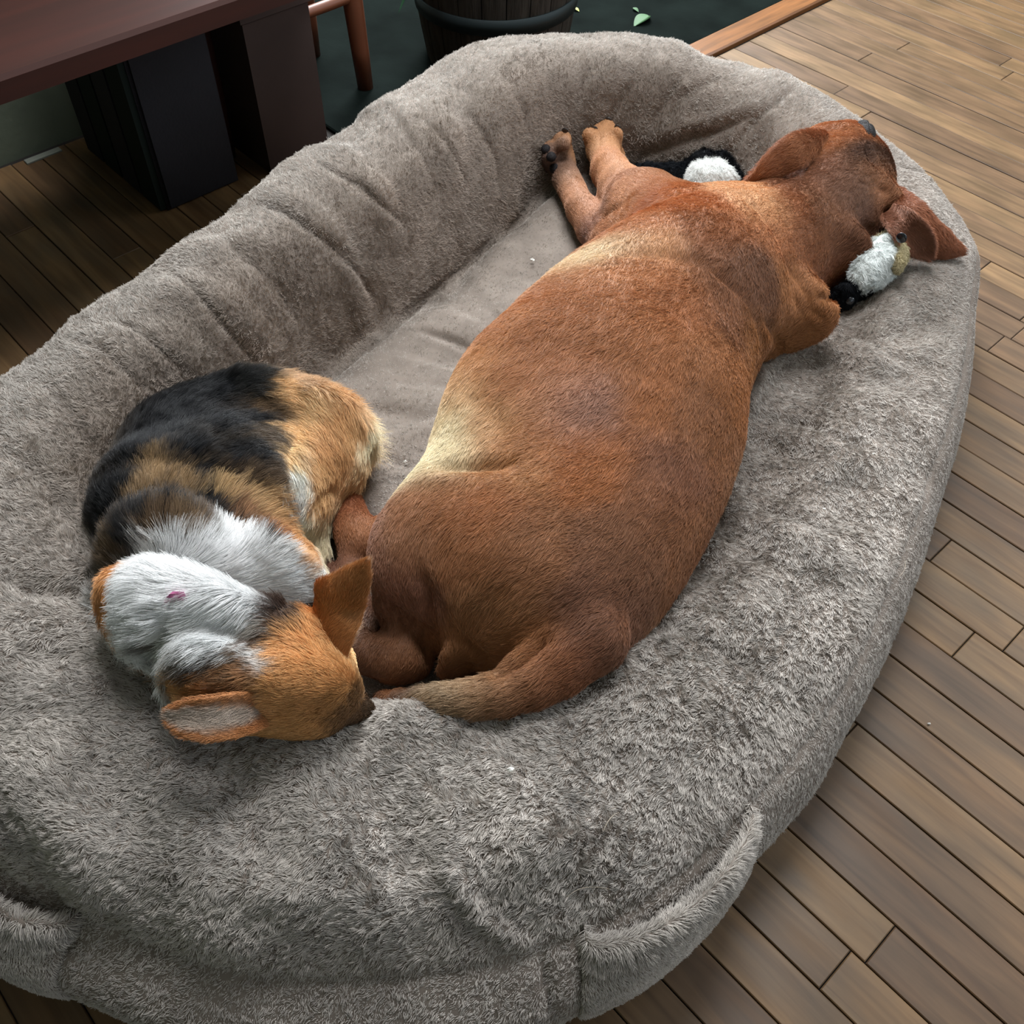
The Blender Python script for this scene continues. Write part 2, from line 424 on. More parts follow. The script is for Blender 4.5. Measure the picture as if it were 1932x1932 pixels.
# leaves
m_leaf = mat('green_leaf', (0.012, 0.05, 0.02), 0.7, 0.15, noise_amt=0.3)
m_leaf2 = mat('fresh_green_leaf', (0.022, 0.085, 0.02), 0.7)
def leaf_mesh(L, Wd, droop, fold=0.25, n=9):
    V = []; F = []
    for i in range(n + 1):
        t = i / n; w = Wd * math.sin(math.pi * min(1, t * 0.96 + 0.04)) ** 0.8 * (1 - 0.35 * t)
        z = -droop * t * t * L; x = L * t
        V += [(x, -w / 2, z + abs(w) * fold), (x, 0, z), (x, w / 2, z + abs(w) * fold), (x, 0, z - 0.0012)]
    for i in range(n):
        q = i * 4
        F += [(q, q + 1, q + 5, q + 4), (q + 1, q + 2, q + 6, q + 5), (q, q + 4, q + 7, q + 3), (q + 3, q + 7, q + 6, q + 2)]
    return V, F
plant = empty('potted_plant', (BC[0] - 0.03, BC[1], 0.38)); tag(plant, 'leafy green plant growing in the barrel planter, one leaf tip hanging down', 'plant')
pl = M0(plant).inverted()
tip = Vector(P(751, 27, 0.20)); st = Vector((BC[0] - 0.02, BC[1] - 0.02, 0.38))
stem = rod('stem', st, st + Vector((0, 0, 0.30)), 0.006, 0.003, m_leaf2); adopt(stem, plant)
lp = leaf_mesh(1.0, 0.17, 0.35)
def put_leaf(base, tipp, m, parent, width=0.17, droop=0.35, name='leaf'):
    v, f = leaf_mesh(1.0, width, droop)
    d = Vector(tipp) - Vector(base); L = d.length
    x = d.normalized(); y = Vector((0, 0, 1)).cross(x).normalized(); z = x.cross(y)
    R = Matrix((x, y, z)).transposed().to_4x4()
    o = mesh_obj(name, v, f, m, None, True)
    o.matrix_basis = Matrix.Translation(base) @ R @ Matrix.Diagonal((L, L, L, 1))
    return adopt(o, parent) if parent else o
put_leaf(st + Vector((0, 0, 0.10)), tip, m_leaf, plant, 0.10, 0.0)
for i in range(9):
    a = i * 2.4; h = 0.08 + 0.024 * i
    put_leaf(st + Vector((0, 0, h)), st + Vector((0.17 * math.cos(a), 0.12 * math.sin(a) + 0.08, h + 0.09)), m_leaf, plant, 0.25, 0.3)
# fallen leaves on the slab
for (x, y), (x2, y2), lab, mm in (((1224, 30), (1196, 48), 'small green leaf fallen on the slate slab', m_leaf2), ((1194, 15), (1205, 22), 'tiny green leaf scrap on the slab, above the bigger fallen leaf', m_leaf2), ((1082, 15), (1093, 21), 'yellow petal lying on the slab right of the barrel', mat('yellow_petal', (0.30, 0.34, 0.04), 0.6))):
    o = put_leaf(Vector(P(x, y, 0.009)), Vector(P(x2, y2, 0.0085)), mm, None, 0.6, 0.05, 'fallen_leaf' if 'leaf' in lab else 'petal')
    tag(o, lab, 'leaf' if 'leaf' in lab else 'petal')
# ------------------------------------------------------------------ surface tools
def grid_faces(nu, nv, wrap_u=True):
    i = np.arange(nu if wrap_u else nu - 1); j = np.arange(nv - 1)
    I, J = np.meshgrid(i, j, indexing='ij'); I2 = (I + 1) % nu
    return np.stack([I * nv + J, I2 * nv + J, I2 * nv + J + 1, I * nv + J + 1], -1).reshape(-1, 4)
def vnormals(V, F):
    tri = np.concatenate([F[:, [0, 1, 2]], F[:, [0, 2, 3]]]) if F.shape[1] == 4 else F
    n = np.cross(V[tri[:, 1]] - V[tri[:, 0]], V[tri[:, 2]] - V[tri[:, 0]])
    N = np.zeros_like(V)
    for k in range(3):
        for c in range(3): N[:, c] += np.bincount(tri[:, k], n[:, c], len(V))
    return unit(N)
class Surf:
    def __init__(self, V, F):
        self.V = V; self.F = F
        self.bvh = BVHTree.FromPolygons(V.tolist(), F.tolist())
    def hit(self, x, y):
        d = unit(CF * FPX + CR * (x - 966) - CU * (y - 966))
        h = self.bvh.ray_cast(Vector(CO), Vector(d))
        if h[0] is None:
            # nearest point to the ray at a usual depth
            h = self.bvh.find_nearest(Vector(P(x, y, 0.2)))
        return np.array(h[0])
    def line(self, pts, step=14):
        out = []
        for (x0, y0), (x1, y1) in zip(pts[:-1], pts[1:]):
            n = max(1, int(math.hypot(x1 - x0, y1 - y0) / step))
            for k in range(n): out.append(self.hit(x0 + (x1 - x0) * k / n, y0 + (y1 - y0) * k / n))
        out.append(self.hit(*pts[-1]))
        return np.array(out)
def poly_dist(V, L):
    best = np.full(len(V), 1e9); tt = np.zeros(len(V)); n = len(L) - 1
    for i in range(n):
        a, b = L[i], L[i + 1]; ab = b - a; q = V - a
        t = np.clip((q @ ab) / max(ab @ ab, 1e-12), 0, 1)
        d = np.linalg.norm(q - t[:, None] * ab, axis=1)
        m = d < best; best[m] = d[m]; tt[m] = (i + t[m]) / n
    return best, tt
def carve(V, N, surf, lines):
    """grooves (positive depth) and ridges (negative) along lines laid on the surface; mm"""
    disp = np.zeros(len(V))
    for pts, depth, width in lines:
        L = surf.line(pts); w = width / 1000
        lo = L.min(0) - 3 * w; hi = L.max(0) + 3 * w
        m = np.where(np.all((V > lo) & (V < hi), axis=1))[0]
        if len(m) == 0: continue
        d, t = poly_dist(V[m], L)
        fade = np.sin(np.clip(t, 0, 1) * math.pi) ** 0.5
        fade = np.maximum(fade, 0.12)
        disp[m] -= depth / 1000 * np.exp(-(d / w) ** 2) * fade
    return V + N * disp[:, None]
def catmull(P4, t):
    p0, p1, p2, p3 = P4
    return 0.5 * ((2 * p1) + (-p0 + p2) * t + (2 * p0 - 5 * p1 + 4 * p2 - p3) * t ** 2 + (-p0 + 3 * p1 - 3 * p2 + p3) * t ** 3)
def periodic(angs, vals, th):
    """smooth periodic interpolation over degrees"""
    o = np.argsort(angs); a = np.array(angs, float)[o]; v = np.array(vals, float)[o]
    a = np.concatenate([a[-2:] - 360, a, a[:2] + 360]); v = np.concatenate([v[-2:], v, v[:2]])
    i = np.clip(np.searchsorted(a, th, side='right') - 1, 1, len(a) - 3)
    t = (th - a[i]) / (a[i + 1] - a[i])
    m1 = (v[i + 1] - v[i - 1]) / (a[i + 1] - a[i - 1]) * (a[i + 1] - a[i])
    m2 = (v[i + 2] - v[i]) / (a[i + 2] - a[i]) * (a[i + 1] - a[i])
    return (2 * t**3 - 3 * t**2 + 1) * v[i] + (t**3 - 2 * t**2 + t) * m1 + (-2 * t**3 + 3 * t**2) * v[i + 1] + (t**3 - t**2) * m2

# ------------------------------------------------------------------ fur: real hair curves
def sample_surface(V, F, N, count, dens=None, seed=1):
    rng = np.random.default_rng(seed)
    tri = np.concatenate([F[:, [0, 1, 2]], F[:, [0, 2, 3]]]) if F.shape[1] == 4 else F
    ar = np.linalg.norm(np.cross(V[tri[:, 1]] - V[tri[:, 0]], V[tri[:, 2]] - V[tri[:, 0]]), axis=1)
    if dens is not None: ar = ar * dens[tri].mean(1)
    cs = np.cumsum(ar); r = rng.random(count) * cs[-1]
    ti = np.searchsorted(cs, r); ti = np.minimum(ti, len(tri) - 1)
    u, v = rng.random(count), rng.random(count); k = u + v > 1; u[k], v[k] = 1 - u[k], 1 - v[k]
    w = np.stack([1 - u - v, u, v], 1)
    T = tri[ti]
    f = lambda A: (A[T] * (w[..., None] if A.ndim == 2 else w)).sum(1)
    return f
def make_fur(name, parent, V, F, N, count, length, comb, color, m, dens=None, lift=0.35, rad=0.0002, wave=0.35, wscale=0.012, jitter=0.25, npts=4, cvar=0.18, curl=0.25, seed=1, sink=0.0):
    f = sample_surface(V, F, N, count, dens, seed); rng = np.random.default_rng(seed + 5)
    p = f(V); n = unit(f(N)); c = f(comb); L = f(length) * (0.7 + 0.6 * rng.random(count)); col = f(color)
    lf = f(lift) if isinstance(lift, np.ndarray) else np.full(count, lift)
    c = c - n * (c * n).sum(1, keepdims=True); c = unit(c)
    wv = nvec(p, wscale, seed) * wave + nvec(p, wscale * 4, seed + 3) * wave * 0.8 + rng.normal(0, jitter, (count, 3)) * 0.6
    wv -= n * (wv * n).sum(1, keepdims=True)
    d0 = unit(n * (lf[:, None] + 0.35) + (c + wv) * (1 - lf[:, None]))
    d1 = unit(n * (lf[:, None] * 0.45) + (c + wv * 1.3) * (1 - lf[:, None] * 0.6))
    ts = np.linspace(0, 1, npts)
    pts = np.empty((count, npts, 3), dtype=np.float32)
    base = p - n * sink
    for k, t in enumerate(ts):
        q = base + (d0 * t * (1 - 0.5 * t) + d1 * (0.5 * t * t)) * L[:, None]
        q = q + nvec(p, 0.004, seed + 40) * (curl * L[:, None] * t * t)
        pts[:, k] = q
    col = np.clip(col * (1 + cvar * rng.normal(0, 1, (count, 1))) , 0.002, 1)
    hc = bpy.data.hair_curves.new(name)
    hc.add_curves([npts] * count)
    hc.attributes['position'].data.foreach_set('vector', pts.ravel())
    ra = hc.attributes.get('radius') or hc.attributes.new('radius', 'FLOAT', 'POINT')
    rr = np.tile((rad * (1 - 0.75 * ts)).astype(np.float32), count) * np.repeat(0.75 + 0.5 * rng.random(count), npts).astype(np.float32)
    ra.data.foreach_set('value', rr.astype(np.float32))
    ca = hc.attributes.new('fcol', 'FLOAT_COLOR', 'CURVE')
    c4 = np.ones((count, 4), dtype=np.float32); c4[:, :3] = col
    ca.data.foreach_set('color', c4.ravel())
    hc.materials.append(m)
    o = bpy.data.objects.new(name, hc); COL.objects.link(o)
    if parent: adopt(o, parent)
    o['kind'] = 'stuff'
    return o
FURQ = 1.0

# ------------------------------------------------------------------ dog bed
BEDC = np.array([0.03, 1.03]); BE = np.array([0.49, 0.872]); BE /= np.hypot(*BE); BN = np.array([BE[1], -BE[0]])
T0 = 0.03                                   # centre shift across
def ang(s, t): return math.degrees(math.atan2(t - T0, s))
def radl(s, t): return math.hypot(s, t - T0)
outline = [(.83, .02), (.80, .22), (.715, .39), (.61, .475), (.437, .515), (.227, .548), (.059, .560), (-.118, .564), (-.263, .557), (-.37, .545), (-.472, .515), (-.641, .452), (-.76, .36), (-.86, .2), (-.905, .02), (-.91, -.13), (-.885, -.30), (-.80, -.45), (-.6, -.525), (-.4, -.528), (-.1, -.515), (.1, -.520), (.3, -.515), (.45, -.50), (.59, -.47), (.705, -.39), (.77, -.27), (.812, -.13)]
inner = [(.60, .02), (.55, .14), (.42, .24), (.1, .27), (-.2, .265), (-.40, .225), (-.515, .15), (-.555, .06), (-.53, -.08), (-.45, -.21), (-.3, -.285), (-.144, -.285), (.116, -.25), (.319, -.24), (.482, -.231), (.55, -.19), (.595, -.11)]
OA = [ang(*p) for p in outline]; OR = [radl(*p) for p in outline]
IA = [ang(*p) for p in inner]; IR = [radl(*p) for p in inner]
HA = [-180, -150, -120, -90, -60, -30, 0, 30, 60, 90, 120, 150]
HC = [.258, .27, .285, .285, .285, .285, .262, .225, .195, .195, .208, .238]
def bed_profile(th):
    """control points (radius, z) for angle th (deg array): list of arrays"""
    ro = periodic(OA, OR, th); ri = periodic(IA, IR, th); H = periodic(HA, HC, th); B = ro - ri
    right = np.clip((np.cos(np.radians(th - 85)) - 0.1) / 0.6, 0, 1)       # softer slope on the right
    fz = 0.10 + 0.035 * right
    left = np.clip((H - .225) / .05, 0, 1)
    rz = 0.17 + 0.02 * left
    nr = np.clip((np.cos(np.radians(th + 178)) - .72) / .2, 0, 1)
    st = np.clip((np.cos(np.radians(th - 168)) - .72) / .22, 0, 1)
    cp = [(ro * 0, H * 0 + .004), (ro * 0.6, H * 0 + .004), (ro - .05, H * 0 + .003), (ro - .02, H * 0 + .012), (ro + .004, H * 0 + .06), (ro + .002 + .004 * left, H * 0 + .115 + .01 * left), (ro - .022 + .018 * left - .030 * nr, rz - .012 * nr),
          (ro - .20 * B - .012 + (.12 * B + .006) * left - .028 * nr, rz + (.68 + .07 * left) * (H - rz)), (ro - .38 * B + .12 * B * left, .985 * H), (ro - .52 * B + .06 * B * left, H), (ro - .70 * B, H * (.92 + .05 * st) - .01 * right),
          (ro - (.86 + .04 * st) * B, fz + (.50 + .22 * st) * (H - fz)), (ri + .012, fz + .012 + .03 * right), (ri - .012, fz + 0.004), (ri * .80, fz * 0 + .122 + .012 * right), (ri * .4, fz * 0 + .127), (ri * 0, fz * 0 + .127)]
    return cp, right
NSEG = [2, 3, 5, 12, 12, 14, 22, 18, 14, 18, 22, 16, 6, 16, 24, 10]
def bed_rows(th, upto=None):
    cp, right = bed_profile(th)
    R = [c[0] for c in cp]; Z = [c[1] for c in cp]
    n = len(cp); rows_r = []; rows_z = []; par = []
    for i in range(n - 1):
        i0, i1, i2, i3 = max(i - 1, 0), i, i + 1, min(i + 2, n - 1)
        m = NSEG[i]
        for k in range(m):
            t = k / m
            rows_r.append(catmull((R[i0], R[i1], R[i2], R[i3]), t)); rows_z.append(catmull((Z[i0], Z[i1], Z[i2], Z[i3]), t)); par.append(i + t)
    rows_r.append(R[-1]); rows_z.append(Z[-1]); par.append(n - 1.0)
    return np.array(rows_r).T, np.array(rows_z).T, np.array(par), right
NT = 900
th = np.linspace(-180, 180, NT, endpoint=False)
Rr, Zz, PAR, RIGHT = bed_rows(th)
Rr = np.maximum(Rr, 0)
def bed_xyz(th, R, Z):
    tr = np.radians(th)
    s = R * np.cos(tr)[:, None]; t = R * np.sin(tr)[:, None] + T0
    return np.stack([BEDC[0] + BE[0] * s + BN[0] * t, BEDC[1] + BE[1] * s + BN[1] * t, Z], -1)
BV = bed_xyz(th, Rr, Zz); NV_ = BV.shape[1]
BV = BV.reshape(-1, 3); BF = grid_faces(NT, NV_)
bpar = np.tile(PAR, NT); bth = np.repeat(th, NV_)
BNm = vnormals(BV, BF)
if BNm[np.argmax(BV[:, 2]), 2] < 0: BF = BF[:, ::-1].copy(); BNm = -BNm
bs0 = Surf(BV, BF)
top = np.clip((bpar - 6.0) / 0.6, 0, 1)
cush = np.clip((bpar - 12.5) / 1.0, 0, 1)
# broad puffs and pleats running across the bolster
arc = np.radians(bth) * 0.62
q = np.stack([arc / 0.06 + 0.9 * np.sin(bpar * 0.5), (bpar - 8) * 0.45, 0 * arc], 1)
pl_ = noise(q, 1.0, 3)
wrapfix = np.clip((180 - np.abs(bth)) / 12, 0, 1)
amp = 0.0075 * top * (1 - cush) * wrapfix + 0.002
D = pl_ * amp + noise(BV, 0.09, 5) * 0.005 * (top * 0.8 + 0.2) + noise(BV, 0.035, 6) * 0.0022 * top
D += cush * noise(BV, 0.06, 9) * 0.003 - np.exp(-((bpar - 6.05) / 0.12) ** 2) * 0.0035
D *= np.clip((bpar - 2.9), 0, 1)
BV = BV + BNm * D[:, None]
BNm = vnormals(BV, BF); bs1 = Surf(BV, BF)
creases = [
 ([(130, 640), (190, 655), (240, 700), (300, 760)], 5.6, 6.5), ([(205, 600), (265, 625), (330, 680), (362, 722)], 7.2, 6.5),
 ([(310, 512), (362, 536), (420, 612), (470, 665), (492, 705)], 8.0, 6.5), ([(485, 380), (543, 402), (616, 456), (672, 510), (700, 560)], 8.0, 6.5),
 ([(594, 304), (680, 348), (720, 385), (768, 425)], 8.0, 6.5), ([(600, 435), (654, 475), (683, 518), (708, 565)], 5.6, 5.8),
 ([(796, 225), (830, 250), (858, 290), (880, 350)], 5.6, 5.8), ([(868, 192), (908, 246), (937, 300), (941, 362)], 6.4, 6.5),
 ([(680, 170), (740, 215), (800, 300), (830, 370)], 4, 10), ([(950, 130), (985, 200), (1000, 270)], 5, 10),
 ([(400, 430), (450, 470), (520, 540), (580, 620)], 5, 10), ([(60, 700), (120, 760), (180, 850)], 6, 10),
 ([(0, 850), (60, 880), (130, 975), (170, 1050)], 8, 12), ([(0, 1085), (60, 1108), (130, 1112), (200, 1120)], 14, 14),
 ([(0, 1240), (70, 1230), (160, 1250), (240, 1290)], 6, 14), ([(0, 1330), (100, 1300), (200, 1330)], -6, 20),
 ([(1118, 87), (1119, 120), (1100, 159), (1090, 200)], 8, 9), ([(1183, 156), (1169, 188), (1152, 222), (1140, 250)], 7, 9),
 ([(1293, 132), (1262, 176), (1240, 215), (1225, 250)], 9, 9), ([(1353, 145), (1315, 165), (1279, 185), (1255, 230)], 8, 10),
 ([(1430, 210), (1345, 248), (1283, 262), (1215, 290), (1180, 330)], 10, 12), ([(1510, 159), (1480, 180), (1438, 213), (1401, 255), (1370, 300)], 7, 6),
 ([(1440, 195), (1360, 222), (1290, 240), (1230, 270)], -7, 14), ([(1160, 90), (1155, 140), (1130, 180)], -5, 14),
 ([(1690, 310), (1742, 324), (1768, 338), (1800, 362)], 6, 6), ([(1560, 620), (1640, 640), (1720, 690)], 6, 10), ([(1500, 690), (1600, 690), (1700, 740)], 5, 12),
 ([(1402, 789), (1460, 790), (1529, 800), (1600, 830), (1680, 860)], 8, 8), ([(1376, 955), (1440, 958), (1497, 974), (1580, 1010)], 7, 8),
 ([(1400, 870), (1480, 885), (1560, 910), (1660, 960)], 5, 12), ([(1340, 1040), (1420, 1050), (1500, 1090)], 6, 10),
 ([(1235, 1180), (1290, 1185), (1338, 1210), (1390, 1240), (1450, 1285)], 9, 7), ([(1261, 1300), (1300, 1330), (1383, 1414)], 6, 6),
 ([(1180, 1240), (1260, 1270), (1330, 1330)], 5, 12), ([(1300, 1090), (1380, 1120), (1480, 1180)], -4, 16),
 ([(850, 1480), (838, 1560), (845, 1640), (900, 1700)], -9, 13), ([(845, 1640), (900, 1720), (1000, 1790)], -8, 8), ([(690, 1440), (740, 1560), (790, 1720)], 16, 34),
 ([(870, 1350), (940, 1385), (990, 1440), (1050, 1520)], 10, 20), ([(690, 1372), (780, 1362), (880, 1368)], -16, 26), ([(400, 1400), (440, 1480), (480, 1560), (520, 1680)], 14, 30), ([(560, 1400), (600, 1500), (640, 1640)], -9, 36),
 ([(180, 1400), (250, 1560), (310, 1720)], 13, 32), ([(40, 1400), (120, 1560), (190, 1720)], -9, 34), ([(0, 1580), (80, 1650), (140, 1780)], 7, 16),
 ([(900, 1400), (1000, 1500), (1060, 1640)], -9, 40), ([(1080, 1360), (1150, 1450), (1230, 1560)], 10, 34), ([(950, 1560), (1060, 1510), (1130, 1500)], 4, 14),
 ([(1022, 1800), (1034, 1860), (1046, 1931)], 9, 5), ([(0, 1690), (60, 1715), (110, 1760), (135, 1800)], 10, 8),
 ([(560, 765), (600, 730), (720, 636), (850, 522), (950, 440), (1045, 362), (1090, 335)], 13, 8),
 ([(780, 620), (850, 640), (915, 672)], 6, 9), ([(800, 560), (860, 580), (900, 600)], 3, 12), ([(700, 850), (740, 868), (790, 885)], 6, 8), ([(860, 480), (960, 520), (1060, 530)], 3, 14),
 ([(640, 760), (720, 775), (830, 790)], 4, 14),
]
BV = carve(BV, BNm, bs1, creases)
BNm = vnormals(BV, BF)
m_bedbase = mat('taupe_fleece_ground', (0.20, 0.166, 0.142), 0.95, 0.05, noise_amt=0.2, noise_scale=30)
m_pile = mat('taupe_plush_pile', attr='fcol', rough=0.75, spec=0.12)
bed = mesh_obj('dog_bed', BV, BF, m_bedbase)
tag(bed, 'huge oval taupe plush dog bed with a thick pleated rim, on the wooden floor', 'dog bed')
bed_surf = Surf(BV, BF)
# combing: outward over the rim, sweeping round
tr = np.radians(bth)
rad2 = np.cos(tr)[:, None] * BE + np.sin(tr)[:, None] * BN
tan2 = -np.sin(tr)[:, None] * BE + np.cos(tr)[:, None] * BN
cb = np.zeros_like(BV); side = 1 - top
cb[:, :2] = rad2 * (0.2 + 0.5 * (1 - cush))[:, None] + tan2 * 0.55
cb[:, 2] = -0.5 * side - 0.1
cb += nvec(BV, 0.11, 77) * 0.75
PILE = np.array([0.455, 0.415, 0.378])
tone = 1 + 0.16 * noise(BV, 0.05, 31) + 0.10 * noise(BV, 0.012, 33)
pc = PILE * tone[:, None] * np.where(side[:, None] > 0.5, 0.97, 1.0)
spot = bs1.hit(1095, 1522)
pc *= (1 - 0.45 * np.exp(-((BV - spot) ** 2).sum(1) / 0.011 ** 2))[:, None]
plen = 0.0072 * top * (1 - 0.45 * cush) + 0.0042 * (1 - top)
# longer shag on the near rim, shorter on the far left
nearf = np.clip((1.2 - BV[:, 1]) / 0.8, 0, 1)
plen = plen * (0.62 + 0.28 * nearf)
dens = np.clip((bpar - 2.6), 0, 1) * (0.62 + 0.38 * top) * (1 / (0.35 + np.clip(((BV - CO) @ CF), 0.5, 3) ** 2))
dens[(BV[:, 2] < 0.02)] *= 0.3
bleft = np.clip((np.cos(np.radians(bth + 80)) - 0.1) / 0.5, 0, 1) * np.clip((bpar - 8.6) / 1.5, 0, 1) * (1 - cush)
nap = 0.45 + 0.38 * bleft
pc = pc * (1 - bleft[:, None] * (0.30 + 0.15 * noise(BV, 0.12, 41))[:, None] * np.array([0.8, 1.0, 1.15]))  # inner left slope: shade painted into the pile colour, with slight brown dirt
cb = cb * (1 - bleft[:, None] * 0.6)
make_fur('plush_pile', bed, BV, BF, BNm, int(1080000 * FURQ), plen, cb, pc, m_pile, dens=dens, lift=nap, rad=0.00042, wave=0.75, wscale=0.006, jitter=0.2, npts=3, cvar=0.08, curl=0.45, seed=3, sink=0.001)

# pockets on the side wall
def pocket(t0, t1, name, lab, z_top=0.168, seed=50):
    n = 150; tt = np.linspace(t0, t1, n)
    R_, Z_, PR, _ = bed_rows(tt)
    sel = np.where((PR >= 3.05) & (PR <= 6.02))[0]
    X = bed_xyz(tt, R_[:, sel], Z_[:, sel]); 
    tr = np.radians(tt); out = np.zeros((n, 1, 3)); out[:, 0, :2] = np.cos(tr)[:, None] * BE + np.sin(tr)[:, None] * BN
    e = np.sin(np.linspace(0, math.pi, n)) ** 0.35
    k = np.linspace(0, 1, len(sel)) ** 1.5
    off = (0.006 + 0.030 * k[None, :]) * e[:, None] + 0.001
    O_ = X + out * off[..., None]
    # rolled hem
    hem = []
    for a in np.linspace(0, math.pi, 7):
        hem.append(O_[:, -1] - out[:, 0] * (0.007 * (1 - math.cos(a)))  + np.array([0, 0, 1]) * 0.008 * math.sin(a))
    back = O_[:, ::-1][:, 2:] - out * 0.013 * e[:, None, None]
    G = np.concatenate([O_, np.stack(hem[1:], 1), back], 1)
    V = G.reshape(-1, 3); F = grid_faces(n, G.shape[1], False)
    V = V + np.stack([0 * V[:, 0], 0 * V[:, 0], noise(V, 0.03, 8) * 0.002], 1)
    N = vnormals(V, F)
    mid = (n // 2) * G.shape[1] + 8
    if N[mid] @ out[n // 2, 0] < 0: F = F[:, ::-1].copy(); N = -N
    o = mesh_obj(name, V, F, m_bedbase, bed)
    if lab: o['label'] = lab
    c = np.tile(np.array([0.35, 0, -0.8]), (len(V), 1)) + nvec(V, 0.05, 12) * 0.3
    nr = G.shape[1]; j = np.tile(np.arange(nr), n); L = np.where((j > len(sel) - 5) & (j < len(sel) + 6), 0.0095, 0.0035)
    dn = np.where(j < len(sel) + 7, 1.0, 0.1)
    tone = 1 + 0.15 * noise(V, 0.03, 31)
    f = make_fur('pocket_pile', o, V, F, N, int(34000 * FURQ * (abs(t1 - t0) / 15)), L, c, PILE * tone[:, None] * 1.02, m_pile, dens=dn, lift=0.4, rad=0.00038, wave=0.6, wscale=0.01, jitter=0.3, npts=3, cvar=0.1, seed=seed)
    return o
pocket(134.5, 149.5, 'pocket', None)
pocket(-178.5, -164, 'pocket', None, seed=60)
# piping seam between top and side
def seam(par_i, t0, t1, r, n=500):
    tt = np.linspace(t0, t1, n); R_, Z_, PR, _ = bed_rows(tt); k = np.argmin(abs(PR - par_i))
    X = bed_xyz(tt, R_[:, k:k + 1], Z_[:, k:k + 1])[:, 0]
    return X

# crumbs on the bed and floor
m_crumb = mat('white_crumb', (0.75, 0.73, 0.68), 0.7)
def crumb(x, y, size, lab, on, seed, m=m_crumb, cat='crumb', name='crumb'):
    p = on.hit(x, y) if on else P(x, y, 0.001)
    r = np.random.default_rng(seed); V = []; F = []
    for i in range(5):
        for j in range(8):
            a = 2 * math.pi * j / 8; b = -math.pi / 2 + math.pi * (i + .5) / 5
            v = np.array([math.cos(b) * math.cos(a), 0.7 * math.cos(b) * math.sin(a), 0.6 * math.sin(b)]) * size * (1 + 0.25 * r.normal())
            V.append(v)
    for i in range(4):
        for j in range(8): F.append((i * 8 + j, i * 8 + (j + 1) % 8, (i + 1) * 8 + (j + 1) % 8, (i + 1) * 8 + j))
    F.append(tuple(range(7, -1, -1))); F.append(tuple(range(32, 40)))
    o = mesh_obj(name, V, F, m, None, False); o.location = p + np.array([0, 0, size * 0.6 + (0.005 if on else 0)])
    tag(o, lab, cat); return o
crumb(1004, 497, 0.0038, 'white crumb on the bed cushion left of the brown dog', bed_surf, 1)
crumb(883, 693, 0.0020, 'tiny pale crumb on the cushion by the brown dog belly', bed_surf, 2)
crumb(765, 877, 0.0022, 'tiny pale crumb on the cushion between the two dogs', bed_surf, 3)
crumb(962, 1458, 0.0034, 'white fluff speck on the near rim of the bed', bed_surf, 4)
crumb(1645, 862, 0.0018, 'tiny white speck on the right rim, nearer the head', bed_surf, 5)
crumb(1552, 966, 0.0018, 'tiny white speck on the right rim, nearer the middle', bed_surf, 6)
crumb(1752, 1366, 0.0022, 'tiny pale crumb on the floor boards right of the bed', None, 7)
# ------------------------------------------------------------------ implicit bodies -> one continuous mesh
def bedz(x, y):
    h = bed_surf.bvh.ray_cast(Vector((x, y, 1.0)), Vector((0, 0, -1)))
    return h[0].z if h[0] is not None else 0.0
def rest(px, py, r, lift=0.0, k=0.85):
    z = 0.2
    for _ in range(5):
        p = P(px, py, z); z = 0.5 * z + 0.5 * (bedz(p[0], p[1]) + r * k + lift)
    return P(px, py, z)
def E(px, py, rx, ry, rz, deg=0.0, lift=0.0, k=0.012, z=None, tilt=0.0):
    """ellipsoid whose outline in the photograph is rx by ry pixels, turned by deg, half-thickness rz metres, lying on the bed"""
    c = rest(px, py, rz, lift) if z is None else P(px, py, z)
    m = mpp(c); view = unit(c - CO)
    pr = lambda v: (v - view * (v @ view))
    dg = math.radians(deg)
    g = P(px + 5 * math.cos(dg), py + 5 * math.sin(dg), c[2]) - c; a1 = unit(g); a2 = np.array([-a1[1], a1[0], 0.0]); a3 = np.array([0, 0, 1.0])
    if tilt: 
        t = math.radians(tilt); a1, a3 = a1 * math.cos(t) + a3 * math.sin(t), a3 * math.cos(t) - a1 * math.sin(t)
    m1 = unit(CR * math.cos(dg) - CU * math.sin(dg)); m2 = unit(CR * math.sin(dg) + CU * math.cos(dg))
    A = np.array([[pr(a1) @ m1, pr(a2) @ m1], [pr(a1) @ m2, pr(a2) @ m2]]) ** 2
    rhs = np.array([(rx * m) ** 2 - rz ** 2 * (pr(a3) @ m1) ** 2, (ry * m) ** 2 - rz ** 2 * (pr(a3) @ m2) ** 2])
    r2 = np.linalg.solve(A, rhs)
    r1 = math.sqrt(max(r2[0], (0.45 * rx * m) ** 2)); rr = math.sqrt(max(r2[1], (0.45 * ry * m) ** 2))
    return ('e', c, np.stack([a1, a2, a3]), np.array([r1, rr, rz]), k)
def sweep(st, n, k=0.006):
    st = [np.array(s, float) for s in st]; out = []
    for i in range(n):
        u = i / (n - 1) * (len(st) - 1); j = min(int(u), len(st) - 2); t = u - j
        q = catmull((st[max(j - 1, 0)], st[j], st[j + 1], st[min(j + 2, len(st) - 1)]), t)
        out.append(E(q[0], q[1], q[2], q[3], q[4], q[5], q[6], k=k))
    return out
def limb(pts, k=0.01, on=0.85):
    """pts: (px, py, r_px, lift)"""
    C = []
    for px, py, r, l in pts:
        rm = r * 0.00065; c = rest(px, py, rm, l, on); rm = r * mpp(c); c = rest(px, py, rm, l, on); C.append((c, r * mpp(c)))
    return [('c', C[i][0], C[i + 1][0], C[i][1], C[i + 1][1], k) for i in range(len(C) - 1)]
